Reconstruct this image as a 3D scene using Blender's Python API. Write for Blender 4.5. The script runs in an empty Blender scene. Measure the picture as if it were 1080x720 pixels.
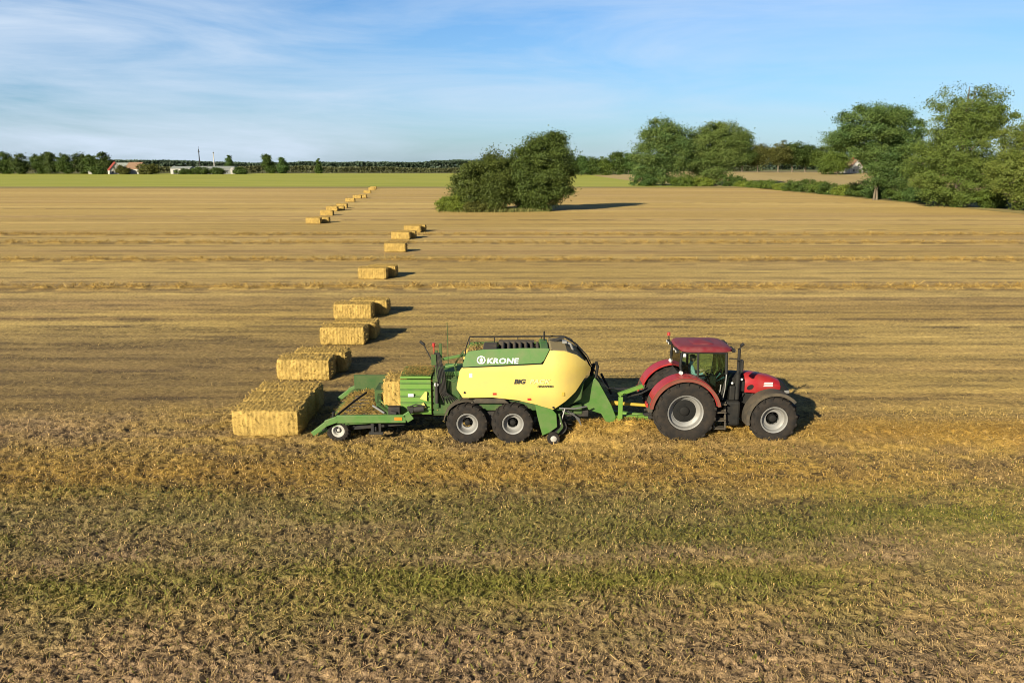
import bpy, bmesh, math, random
import numpy as np
from mathutils import Vector, Matrix

R = math.radians
scene = bpy.context.scene
col = scene.collection

# ------------------------------------------------------------------ camera, sky, sun, exposure
cam_data = bpy.data.cameras.new('camera')
cam_data.lens = 28.0
cam_data.sensor_width = 36.0
cam_data.clip_start = 0.1
cam_data.clip_end = 20000
cam = bpy.data.objects.new('camera', cam_data)
cam.location = (0, 0, 8.75)
cam.rotation_euler = (R(90 - 12.485), 0, 0)
col.objects.link(cam)
scene.camera = cam

SUN_EL = R(22.0)
SUN_ROT = math.atan2(-0.58, -0.81)            # the sun stands behind the camera, to the left
world = bpy.data.worlds.new('World')
scene.world = world
world.use_nodes = True
wn, wl = world.node_tree.nodes, world.node_tree.links
wn.clear()
w_out = wn.new('ShaderNodeOutputWorld')
w_bg = wn.new('ShaderNodeBackground')
w_bg.inputs['Strength'].default_value = 0.05
sky = wn.new('ShaderNodeTexSky')
sky.sky_type = 'NISHITA'
sky.sun_disc = False
sky.sun_elevation = SUN_EL
sky.sun_rotation = SUN_ROT
sky.altitude = 0
sky.air_density = 1.0
sky.dust_density = 0.6
sky.ozone_density = 3.0
# thin high cloud, laid out on directions of the sky
tc = wn.new('ShaderNodeTexCoord')
mp = wn.new('ShaderNodeMapping')
mp.inputs['Scale'].default_value = (1.6, 1.6, 11.0)
mp.inputs['Rotation'].default_value = (0, R(7), 0)
wl.new(tc.outputs['Generated'], mp.inputs['Vector'])
nz = wn.new('ShaderNodeTexNoise')
nz.inputs['Scale'].default_value = 1.7
nz.inputs['Detail'].default_value = 9
nz.inputs['Roughness'].default_value = 0.58
nz.inputs['Distortion'].default_value = 0.5
wl.new(mp.outputs['Vector'], nz.inputs['Vector'])
rampc = wn.new('ShaderNodeValToRGB')
rampc.color_ramp.elements[0].position = 0.34
rampc.color_ramp.elements[0].color = (0, 0, 0, 1)
rampc.color_ramp.elements[1].position = 0.70
rampc.color_ramp.elements[1].color = (1, 1, 1, 1)
wl.new(nz.outputs['Fac'], rampc.inputs['Fac'])
sepw = wn.new('ShaderNodeSeparateXYZ')
wl.new(tc.outputs['Generated'], sepw.inputs['Vector'])
side = wn.new('ShaderNodeMapRange')            # more veil towards the west, clear to the east
side.inputs['From Min'].default_value = 0.45
side.inputs['From Max'].default_value = -0.5
side.inputs['To Min'].default_value = 0.32
side.inputs['To Max'].default_value = 1.0
wl.new(sepw.outputs['X'], side.inputs['Value'])
mul = wn.new('ShaderNodeMath'); mul.operation = 'MULTIPLY'
wl.new(rampc.outputs['Color'], mul.inputs[0])
wl.new(side.outputs['Result'], mul.inputs[1])
tint = wn.new('ShaderNodeMix'); tint.data_type = 'RGBA'; tint.blend_type = 'MULTIPLY'
tint.inputs[0].default_value = 1.0
tint.inputs[7].default_value = (0.72, 0.99, 1.27, 1)
wl.new(sky.outputs['Color'], tint.inputs[6])
mixw = wn.new('ShaderNodeMix'); mixw.data_type = 'RGBA'
cl_r = wn.new('ShaderNodeMapRange')              # the veil of cloud thins out overhead
cl_r.inputs['From Min'].default_value = 0.18
cl_r.inputs['From Max'].default_value = 0.45
cl_r.inputs['To Min'].default_value = 1.0
cl_r.inputs['To Max'].default_value = 0.12
wl.new(sepw.outputs['Z'], cl_r.inputs['Value'])
mul2 = wn.new('ShaderNodeMath'); mul2.operation = 'MULTIPLY'
wl.new(mul.outputs[0], mul2.inputs[0]); wl.new(cl_r.outputs['Result'], mul2.inputs[1])
wl.new(mul2.outputs[0], mixw.inputs[0])
haze_r = wn.new('ShaderNodeMapRange')           # whitish air low over the horizon
haze_r.inputs['From Min'].default_value = 0.0
haze_r.inputs['From Max'].default_value = 0.16
haze_r.inputs['To Min'].default_value = 0.30
haze_r.inputs['To Max'].default_value = 0.0
wl.new(sepw.outputs['Z'], haze_r.inputs['Value'])
hz_mix = wn.new('ShaderNodeMix'); hz_mix.data_type = 'RGBA'
hz_mix.inputs[7].default_value = (4.0, 5.0, 6.6, 1)
wl.new(haze_r.outputs['Result'], hz_mix.inputs[0])
wl.new(tint.outputs[2], hz_mix.inputs[6])
wl.new(hz_mix.outputs[2], mixw.inputs[6])
mixw.inputs[7].default_value = (6.1, 7.2, 8.6, 1)
zen = wn.new('ShaderNodeMapRange')               # the sky deepens towards the zenith
zen.inputs['From Min'].default_value = 0.20
zen.inputs['From Max'].default_value = 0.60
zen.inputs['To Min'].default_value = 1.0
zen.inputs['To Max'].default_value = 0.42
wl.new(sepw.outputs['Z'], zen.inputs['Value'])
zmul = wn.new('ShaderNodeMix'); zmul.data_type = 'RGBA'; zmul.blend_type = 'MULTIPLY'
zmul.inputs[0].default_value = 1.0
wl.new(mixw.outputs[2], zmul.inputs[6])
wl.new(zen.outputs['Result'], zmul.inputs[7])
wl.new(zmul.outputs[2], w_bg.inputs['Color'])
wl.new(w_bg.outputs[0], w_out.inputs['Surface'])

sun_data = bpy.data.lights.new('sun', 'SUN')
sun_data.energy = 5.0
sun_data.angle = R(0.5)
sun_data.color = (1.0, 0.91, 0.70)
sun = bpy.data.objects.new('sun', sun_data)
_to_sun = Vector((math.sin(SUN_ROT) * math.cos(SUN_EL), math.cos(SUN_ROT) * math.cos(SUN_EL), math.sin(SUN_EL)))
sun.rotation_euler = (-_to_sun).to_track_quat('-Z', 'Y').to_euler()
sun.location = (-40, -60, 40)
col.objects.link(sun)

scene.view_settings.view_transform = 'Standard'
scene.view_settings.look = 'None'
scene.view_settings.gamma = 1.0
scene.view_settings.use_curve_mapping = False
scene.view_settings.exposure = 1.15
scene.cycles.filter_width = 1.0

random.seed(7)
RNG = np.random.default_rng(11)

# ------------------------------------------------------------------ helpers: tags, noise, meshes
def tag(o, label=None, cat=None, group=None, kind=None):
    if label: o['label'] = label
    if cat: o['category'] = cat
    if group: o['group'] = group
    if kind: o['kind'] = kind
    return o

def empty(name, loc, rz=0.0):
    o = bpy.data.objects.new(name, None)
    o.empty_display_size = 0.3
    o.location = loc
    o.rotation_euler = (0, 0, rz)
    col.objects.link(o)
    return o

def link_mesh(name, me, m=None, parent=None):
    if m: me.materials.append(m)
    o = bpy.data.objects.new(name, me)
    col.objects.link(o)
    if parent: o.parent = parent
    return o

def copy_tree(o, parent=None):
    c = o.copy()
    col.objects.link(c)
    c.parent = parent
    for ch in list(o.children):
        copy_tree(ch, c)
    return c

def hash2(ix, iy, seed):
    n = (ix.astype(np.int64) * 374761393 + iy.astype(np.int64) * 668265263 + seed * 974634777) & 0xFFFFFFFF
    n = ((n ^ (n >> 13)) * 1274126177) & 0xFFFFFFFF
    n = n ^ (n >> 16)
    return (n & 0xFFFFFF) / float(0xFFFFFF)

def vnoise(x, y, seed=0):
    ix, iy = np.floor(x), np.floor(y)
    fx, fy = x - ix, y - iy
    fx, fy = fx * fx * (3 - 2 * fx), fy * fy * (3 - 2 * fy)
    a = hash2(ix, iy, seed); b = hash2(ix + 1, iy, seed)
    c = hash2(ix, iy + 1, seed); d = hash2(ix + 1, iy + 1, seed)
    return (a * (1 - fx) + b * fx) * (1 - fy) + (c * (1 - fx) + d * fx) * fy

def fbm(x, y, seed=0, octaves=3):
    s, a, t = 0.0, 1.0, 0.0
    for k in range(octaves):
        s = s + a * vnoise(x * 2 ** k, y * 2 ** k, seed + 17 * k)
        t += a; a *= 0.5
    return s / t

def np_mesh(name, verts, faces, colors=None, smooth=False):
    """A mesh from numpy arrays; faces all with the same number of corners."""
    verts = np.asarray(verts, dtype=np.float32); faces = np.asarray(faces, dtype=np.int32)
    me = bpy.data.meshes.new(name)
    n, k = faces.shape
    me.vertices.add(len(verts)); me.vertices.foreach_set('co', verts.ravel())
    me.loops.add(n * k); me.loops.foreach_set('vertex_index', faces.ravel())
    me.polygons.add(n)
    me.polygons.foreach_set('loop_start', np.arange(0, n * k, k, dtype=np.int32))
    me.polygons.foreach_set('loop_total', np.full(n, k, dtype=np.int32))
    me.polygons.foreach_set('use_smooth', np.full(n, smooth, dtype=bool))
    me.update(calc_edges=True)
    if colors is not None:
        at = me.color_attributes.new('tone', 'FLOAT_COLOR', 'POINT')
        c4 = np.ones((len(verts), 4), dtype=np.float32); c4[:, :3] = colors
        at.data.foreach_set('color', c4.ravel())
    return me

class MB:
    """Collects shapes in one bmesh; build() links them as one mesh object."""
    def __init__(self):
        self.bm = bmesh.new()
    def _face(self, vs):
        try: self.bm.faces.new(vs)
        except ValueError: pass
    def box(self, a, b):
        (x0, y0, z0), (x1, y1, z1) = a, b
        v = [self.bm.verts.new(p) for p in [(x0,y0,z0),(x1,y0,z0),(x1,y1,z0),(x0,y1,z0),(x0,y0,z1),(x1,y0,z1),(x1,y1,z1),(x0,y1,z1)]]
        for f in [(3,2,1,0),(4,5,6,7),(0,1,5,4),(1,2,6,5),(2,3,7,6),(3,0,4,7)]: self._face([v[i] for i in f])
        return self
    def beam(self, p, q, w, h):
        """Rectangular bar from p to q: w across, h in the upright direction."""
        p, q = Vector(p), Vector(q)
        d = (q - p).normalized()
        up = Vector((0,0,1)) if abs(d.z) < 0.9 else Vector((1,0,0))
        s = d.cross(up).normalized(); u = s.cross(d).normalized()
        rings = []
        for c in (p, q):
            rings.append([self.bm.verts.new(c + s*a*w/2 + u*b*h/2) for a, b in ((-1,-1),(1,-1),(1,1),(-1,1))])
        a, b = rings
        for i in range(4): self._face([a[i], a[(i+1)%4], b[(i+1)%4], b[i]])
        self._face(a[::-1]); self._face(b)
        return self
    def tube(self, pts, r, n=10, cap=True):
        pts = [Vector(p) for p in pts]
        rs = r if isinstance(r, (list, tuple)) else [r] * len(pts)
        rings = []
        for i, p in enumerate(pts):
            d = (pts[min(i+1, len(pts)-1)] - pts[max(i-1, 0)]).normalized()
            up = Vector((0,0,1)) if abs(d.z) < 0.95 else Vector((1,0,0))
            s = d.cross(up).normalized(); u = s.cross(d).normalized()
            rings.append([self.bm.verts.new(p + (s*math.cos(2*math.pi*k/n) + u*math.sin(2*math.pi*k/n))*rs[i]) for k in range(n)])
        for a, b in zip(rings, rings[1:]):
            for k in range(n): self._face([a[k], a[(k+1)%n], b[(k+1)%n], b[k]])
        if cap: self._face(rings[0][::-1]); self._face(rings[-1])
        return self
    def lathe(self, prof, n=40, c=(0,0,0), cap=True):
        """Profile of (y, radius) turned about the y axis through c."""
        rings = []
        for y, r in prof:
            rings.append([self.bm.verts.new((c[0]+r*math.cos(2*math.pi*k/n), c[1]+y, c[2]+r*math.sin(2*math.pi*k/n))) for k in range(n)])
        for a, b in zip(rings, rings[1:]):
            for k in range(n): self._face([a[k], a[(k+1)%n], b[(k+1)%n], b[k]])
        if cap and prof[0][1] > 0.001: self._face(rings[0])
        if cap and prof[-1][1] > 0.001: self._face(rings[-1][::-1])
        return self
    def prism(self, poly, y0, y1):
        """Outline of (x, z) points extruded from y0 to y1."""
        a = [self.bm.verts.new((x, y0, z)) for x, z in poly]
        b = [self.bm.verts.new((x, y1, z)) for x, z in poly]
        n = len(poly)
        for i in range(n): self._face([a[i], a[(i+1)%n], b[(i+1)%n], b[i]])
        self._face(a[::-1]); self._face(b)
        return self
    def prism_z(self, poly, z0, z1):
        a = [self.bm.verts.new((x, y, z0)) for x, y in poly]
        b = [self.bm.verts.new((x, y, z1)) for x, y in poly]
        n = len(poly)
        for i in range(n): self._face([a[i], a[(i+1)%n], b[(i+1)%n], b[i]])
        self._face(a[::-1]); self._face(b)
        return self
    def loft(self, rings, caps=True):
        vr = [[self.bm.verts.new(p) for p in r] for r in rings]
        n = len(vr[0])
        for a, b in zip(vr, vr[1:]):
            for k in range(n): self._face([a[k], a[(k+1)%n], b[(k+1)%n], b[k]])
        if caps: self._face(vr[0][::-1]); self._face(vr[-1])
        return self
    def arc_band(self, cx, cz, r0, r1, a0, a1, y0, y1, n=22):
        """Curved plate over a wheel, angles in degrees from +x upward."""
        rows = []
        for i in range(n + 1):
            t = R(a0 + (a1 - a0) * i / n)
            rows.append([self.bm.verts.new((cx + r*math.cos(t), y, cz + r*math.sin(t))) for r, y in ((r0,y0),(r1,y0),(r1,y1),(r0,y1))])
        for a, b in zip(rows, rows[1:]):
            for k in range(4): self._face([a[k], a[(k+1)%4], b[(k+1)%4], b[k]])
        self._face(rows[0][::-1]); self._face(rows[-1])
        return self
    def sphere(self, c, r, n=12, sz=1.0):
        m = Matrix.Translation(c) @ Matrix.Diagonal((r, r, r*sz, 1))
        bmesh.ops.create_uvsphere(self.bm, u_segments=n, v_segments=max(6, n//2), radius=1, matrix=m)
        return self
    def build(self, name, m, parent=None, bevel=0.0, smooth=False, segs=2):
        bmesh.ops.recalc_face_normals(self.bm, faces=self.bm.faces)
        me = bpy.data.meshes.new(name)
        self.bm.to_mesh(me); self.bm.free()
        o = link_mesh(name, me, m, parent)
        if bevel:
            b = o.modifiers.new('bevel', 'BEVEL'); b.width = bevel; b.segments = segs
            b.limit_method = 'ANGLE'; b.angle_limit = R(35)
        if smooth:
            me.polygons.foreach_set('use_smooth', [True] * len(me.polygons))
            e = o.modifiers.new('split', 'EDGE_SPLIT'); e.split_angle = R(40)
        return o

# ------------------------------------------------------------------ materials
def new_mat(name):
    m = bpy.data.materials.new(name); m.use_nodes = True
    return m, m.node_tree.nodes, m.node_tree.links, m.node_tree.nodes['Principled BSDF']

def paint(name, c, rough=0.45, metal=0.0, dust=0.25, dust_c=(0.30, 0.23, 0.14), scale=3.0, coat=0.0):
    """Painted or bare surface with patchy field dust and slight unevenness of gloss."""
    m, n, l, b = new_mat(name)
    t = n.new('ShaderNodeTexCoord')
    a = n.new('ShaderNodeTexNoise'); a.inputs['Scale'].default_value = scale; a.inputs['Detail'].default_value = 7
    a.inputs['Roughness'].default_value = 0.65
    l.new(t.outputs['Object'], a.inputs['Vector'])
    r = n.new('ShaderNodeValToRGB')
    r.color_ramp.elements[0].position = 0.38; r.color_ramp.elements[0].color = (0,0,0,1)
    r.color_ramp.elements[1].position = 0.75; r.color_ramp.elements[1].color = (dust,dust,dust,1)
    l.new(a.outputs['Fac'], r.inputs['Fac'])
    x = n.new('ShaderNodeMix'); x.data_type = 'RGBA'
    c = tuple(q * 0.68 for q in c); dust_c = tuple(q * 0.66 for q in dust_c)
    x.inputs[6].default_value = (*c, 1); x.inputs[7].default_value = (*dust_c, 1)
    l.new(r.outputs['Color'], x.inputs[0]); l.new(x.outputs[2], b.inputs['Base Color'])
    g = n.new('ShaderNodeMapRange'); g.inputs['To Min'].default_value = rough; g.inputs['To Max'].default_value = min(1, rough + 0.35)
    l.new(a.outputs['Fac'], g.inputs['Value']); l.new(g.outputs['Result'], b.inputs['Roughness'])
    b.inputs['Metallic'].default_value = metal
    if rough >= 0.5: b.inputs['Specular IOR Level'].default_value = 0.22
    b.inputs['Coat Weight'].default_value = coat
    return m

M = {}
M['red'] = paint('tractor_red', (0.38, 0.010, 0.014), 0.34, dust=0.16, coat=0.15)
M['roof_red'] = paint('roof_red', (0.20, 0.016, 0.024), 0.42, dust=0.35, dust_c=(0.30,0.16,0.14))
M['black'] = paint('black_plastic', (0.014, 0.014, 0.014), 0.5, dust=0.25, dust_c=(0.10,0.08,0.055))
M['chassis'] = paint('chassis_grey', (0.025, 0.025, 0.026), 0.55, dust=0.4, dust_c=(0.12,0.09,0.06))
M['fender_grey'] = paint('dusty_grey_plastic', (0.065, 0.056, 0.045), 0.65, dust=0.5, dust_c=(0.22,0.165,0.10))
M['fender_dust'] = paint('dusty_fender_edge', (0.21, 0.05, 0.035), 0.7, dust=0.55, dust_c=(0.2,0.13,0.08))
M['tyre'] = paint('tyre_rubber', (0.018, 0.016, 0.015), 0.8, dust=0.55, dust_c=(0.075,0.055,0.038), scale=5)
M['silver'] = paint('silver_rim', (0.31, 0.305, 0.295), 0.42, metal=0.3, dust=0.55, dust_c=(0.22,0.18,0.13))
M['hub'] = paint('dark_hub', (0.008, 0.008, 0.008), 0.6, dust=0.12, dust_c=(0.1,0.08,0.06))
M['front_dust'] = paint('dust_covered_hood', (0.30, 0.235, 0.115), 0.7, dust=0.6)
M['pale_rim'] = paint('pale_painted_rim', (0.50, 0.49, 0.46), 0.5, dust=0.5)
M['white'] = paint('white_plastic', (0.75, 0.74, 0.71), 0.4, dust=0.2)
M['green'] = paint('machine_green', (0.062, 0.175, 0.020), 0.42, dust=0.45, dust_c=(0.22,0.2,0.1))
M['dark_green'] = paint('dark_green_steel', (0.042, 0.10, 0.026), 0.5, dust=0.4, dust_c=(0.2,0.17,0.08))  # dark green paint of frames, arms and inner parts
M['bright_green'] = paint('bright_green_steel', (0.12, 0.27, 0.028), 0.45, dust=0.3, dust_c=(0.3,0.28,0.1))
M['yellow'] = paint('machine_yellow', (0.76, 0.56, 0.13), 0.42, dust=0.45, dust_c=(0.58,0.42,0.15), coat=0.05, scale=2.0)
M['pto_yellow'] = paint('shaft_guard_yellow', (0.6, 0.4, 0.03), 0.5, dust=0.5)
M['steel'] = paint('bare_steel', (0.42, 0.42, 0.41), 0.4, metal=0.7, dust=0.4)
M['pale_letter'] = paint('white_letter', (0.82, 0.82, 0.78), 0.4, dust=0.1)
M['cream_letter'] = paint('faded_letter', (0.88, 0.74, 0.32), 0.4, dust=0.1)
M['dark_letter'] = paint('dark_letter', (0.03, 0.03, 0.025), 0.4, dust=0.1)
M['red_lens'] = paint('red_lens', (0.45, 0.02, 0.015), 0.25, dust=0.1)
M['amber'] = paint('amber_lens', (0.65, 0.22, 0.01), 0.25, dust=0.1)
M['skin'] = paint('skin', (0.48, 0.28, 0.19), 0.55, dust=0.0)
M['shirt'] = paint('pale_blue_shirt', (0.36, 0.45, 0.55), 0.8, dust=0.0)
M['trousers'] = paint('dark_trousers', (0.03, 0.04, 0.07), 0.85, dust=0.0)
M['cap'] = paint('green_cap', (0.05, 0.12, 0.05), 0.8, dust=0.0)
M['brick'] = paint('red_roof_tile', (0.28, 0.055, 0.038), 0.75, dust=0.4, dust_c=(0.2,0.08,0.06), scale=0.6)
M['brown_tile'] = paint('brown_roof_tile', (0.24, 0.14, 0.09), 0.8, dust=0.4, scale=0.6)
M['grey_roof'] = paint('pale_grey_roof', (0.30, 0.335, 0.32), 0.7, dust=0.4, scale=0.4)
M['wall_white'] = paint('whitewashed_wall', (0.52, 0.50, 0.47), 0.8, dust=0.25, scale=0.5)
M['wall_grey'] = paint('grey_cladding', (0.22, 0.235, 0.24), 0.7, dust=0.3, scale=0.4)
M['win_dark'] = paint('dark_window', (0.03, 0.035, 0.04), 0.15, dust=0.0)

def glass_mat():
    m, n, l, b = new_mat('tinted_cab_glass')
    n.remove(b)
    o = n['Material Output']
    t = n.new('ShaderNodeBsdfTransparent'); t.inputs['Color'].default_value = (0.80, 0.92, 0.83, 1)
    g = n.new('ShaderNodeBsdfGlossy'); g.inputs['Roughness'].default_value = 0.03
    f = n.new('ShaderNodeFresnel'); f.inputs['IOR'].default_value = 1.5
    x = n.new('ShaderNodeMixShader')
    l.new(f.outputs[0], x.inputs[0]); l.new(t.outputs[0], x.inputs[1]); l.new(g.outputs[0], x.inputs[2])
    l.new(x.outputs[0], o.inputs['Surface'])
    return m
M['glass'] = glass_mat()

def tone_mat(name, rough=0.85, noise_scale=14.0, var=(0.72, 1.25), bump=0.0, bump_scale=20, bump_dist=0.05, translucent=0.0, stretch=None):
    """Surface whose own colour is the mesh's 'tone' attribute, broken up with noise."""
    m, n, l, b = new_mat(name)
    a = n.new('ShaderNodeAttribute'); a.attribute_name = 'tone'
    t = n.new('ShaderNodeTexCoord')
    z = n.new('ShaderNodeTexNoise'); z.inputs['Scale'].default_value = noise_scale; z.inputs['Detail'].default_value = 6
    src = t.outputs['Object']
    if stretch:
        p = n.new('ShaderNodeMapping'); p.inputs['Scale'].default_value = stretch
        l.new(src, p.inputs['Vector']); src = p.outputs['Vector']
    l.new(src, z.inputs['Vector'])
    g = n.new('ShaderNodeMapRange'); g.inputs['From Min'].default_value = 0.3; g.inputs['From Max'].default_value = 0.7
    g.inputs['To Min'].default_value = var[0]; g.inputs['To Max'].default_value = var[1]
    l.new(z.outputs['Fac'], g.inputs['Value'])
    x = n.new('ShaderNodeMix'); x.data_type = 'RGBA'; x.blend_type = 'MULTIPLY'; x.inputs[0].default_value = 1.0
    l.new(a.outputs['Color'], x.inputs[6]); l.new(g.outputs['Result'], x.inputs[7])
    l.new(x.outputs[2], b.inputs['Base Color'])
    b.inputs['Roughness'].default_value = rough
    b.inputs['Specular IOR Level'].default_value = 0.25
    if bump:
        z2 = n.new('ShaderNodeTexNoise'); z2.inputs['Scale'].default_value = bump_scale; z2.inputs['Detail'].default_value = 5
        l.new(t.outputs['Object'], z2.inputs['Vector'])
        u = n.new('ShaderNodeBump'); u.inputs['Strength'].default_value = bump; u.inputs['Distance'].default_value = bump_dist
        l.new(z2.outputs['Fac'], u.inputs['Height']); l.new(u.outputs['Normal'], b.inputs['Normal'])
    if translucent:
        tr = n.new('ShaderNodeBsdfTranslucent'); l.new(x.outputs[2], tr.inputs['Color'])
        ms = n.new('ShaderNodeMixShader'); ms.inputs[0].default_value = translucent
        l.new(b.outputs[0], ms.inputs[1]); l.new(tr.outputs[0], ms.inputs[2])
        l.new(ms.outputs[0], n['Material Output'].inputs['Surface'])
    return m

M['field'] = tone_mat('stubble_ground', 0.95, 6.5, (0.60, 1.34), bump=0.7, bump_scale=22, bump_dist=0.06)
def drill_lines(m):
    # the drill rows and combine passes: thin long streaks of straw and bare ground
    n, l = m.node_tree.nodes, m.node_tree.links
    b = n['Principled BSDF']
    src = b.inputs['Base Color'].links[0].from_socket
    t = n.new('ShaderNodeTexCoord')
    for sc_, det, lo, hi in (((0.035, 0.85, 1), 6, 0.80, 1.18), ((0.45, 2.6, 1), 4, 0.80, 1.18)):
        p = n.new('ShaderNodeMapping'); p.inputs['Scale'].default_value = sc_
        l.new(t.outputs['Object'], p.inputs['Vector'])
        z = n.new('ShaderNodeTexNoise'); z.inputs['Scale'].default_value = 1.0; z.inputs['Detail'].default_value = det
        z.inputs['Roughness'].default_value = 0.72
        l.new(p.outputs['Vector'], z.inputs['Vector'])
        g = n.new('ShaderNodeMapRange'); g.inputs['From Min'].default_value = 0.34; g.inputs['From Max'].default_value = 0.66
        g.inputs['To Min'].default_value = lo; g.inputs['To Max'].default_value = hi
        l.new(z.outputs['Fac'], g.inputs['Value'])
        x = n.new('ShaderNodeMix'); x.data_type = 'RGBA'; x.blend_type = 'MULTIPLY'; x.inputs[0].default_value = 1.0
        l.new(src, x.inputs[6]); l.new(g.outputs['Result'], x.inputs[7])
        src = x.outputs[2]
    l.new(src, b.inputs['Base Color'])
drill_lines(M['field'])
M['stalk'] = tone_mat('dry_stalks', 0.7, 3.0, (0.85, 1.15), translucent=0.2)
M['straw'] = tone_mat('baled_straw', 0.8, 30.0, (0.72, 1.2), bump=0.35, bump_scale=50, bump_dist=0.02)
M['leaf'] = tone_mat('leaves', 0.6, 0.6, (0.88, 1.12), translucent=0.34)

def plain_noise(name, c0, c1, scale, stretch=(1,1,1), rough=0.9):
    m, n, l, b = new_mat(name)
    t = n.new('ShaderNodeTexCoord'); p = n.new('ShaderNodeMapping'); p.inputs['Scale'].default_value = stretch
    l.new(t.outputs['Object'], p.inputs['Vector'])
    z = n.new('ShaderNodeTexNoise'); z.inputs['Scale'].default_value = scale; z.inputs['Detail'].default_value = 8; z.inputs['Roughness'].default_value = 0.7
    l.new(p.outputs['Vector'], z.inputs['Vector'])
    r = n.new('ShaderNodeValToRGB')
    r.color_ramp.elements[0].position = 0.32; r.color_ramp.elements[0].color = (*c0, 1)
    r.color_ramp.elements[1].position = 0.68; r.color_ramp.elements[1].color = (*c1, 1)
    l.new(z.outputs['Fac'], r.inputs['Fac']); l.new(r.outputs['Color'], b.inputs['Base Color'])
    b.inputs['Roughness'].default_value = rough
    b.inputs['Specular IOR Level'].default_value = 0.2
    return m
M['bark'] = plain_noise('bark', (0.06,0.047,0.034), (0.17,0.14,0.10), 3.0, (1,1,0.2))
M['meadow'] = plain_noise('meadow_grass', (0.22,0.235,0.024), (0.31,0.30,0.048), 0.05, (0.25,1,1))
M['wide_ground'] = plain_noise('farmland', (0.10,0.11,0.035), (0.18,0.16,0.06), 0.01)
M['dry_grass'] = plain_noise('dry_grass_strip', (0.17,0.135,0.042), (0.28,0.22,0.085), 0.12, (0.2,1,1))
M['tan_field'] = plain_noise('tan_field', (0.27,0.20,0.082), (0.34,0.255,0.11), 0.04, (1,0.3,1))
M['track'] = plain_noise('field_track', (0.22,0.16,0.09), (0.32,0.25,0.15), 0.4)

# ------------------------------------------------------------------ the ground
def sheet(name, pts, m):
    me = bpy.data.meshes.new(name)
    me.from_pydata([tuple(p) for p in pts], [], [tuple(range(len(pts)))])
    return tag(link_mesh(name, me, m), kind='structure')

sheet('ground', [(-9000,-400,-0.12),(9000,-400,-0.12),(9000,9000,-0.12),(-9000,9000,-0.12)], M['wide_ground'])

STRAW = np.array([0.338, 0.224, 0.060]); PALE = np.array([0.405, 0.284, 0.094]); GOLD = np.array([0.300, 0.178, 0.034])
CHAFF = np.array([0.196, 0.130, 0.052]); SOIL = np.array([0.045, 0.029, 0.017]); PURPLE = np.array([0.235, 0.155, 0.092])
WEED = np.array([0.118, 0.115, 0.017]); DKGREEN = np.array([0.055, 0.064, 0.023])
SWATHS = [57.8, 75.0, 92.0, 103.0]

def smooth(a, b, x):
    t = np.clip((x - a) / (b - a), 0, 1)
    return t * t * (3 - 2 * t)

def mixc(a, b, t):
    return a * (1 - t[:, None]) + b * t[:, None]

def bump_at(v, c, w):
    return np.exp(-((v - c) / w) ** 2)

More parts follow.
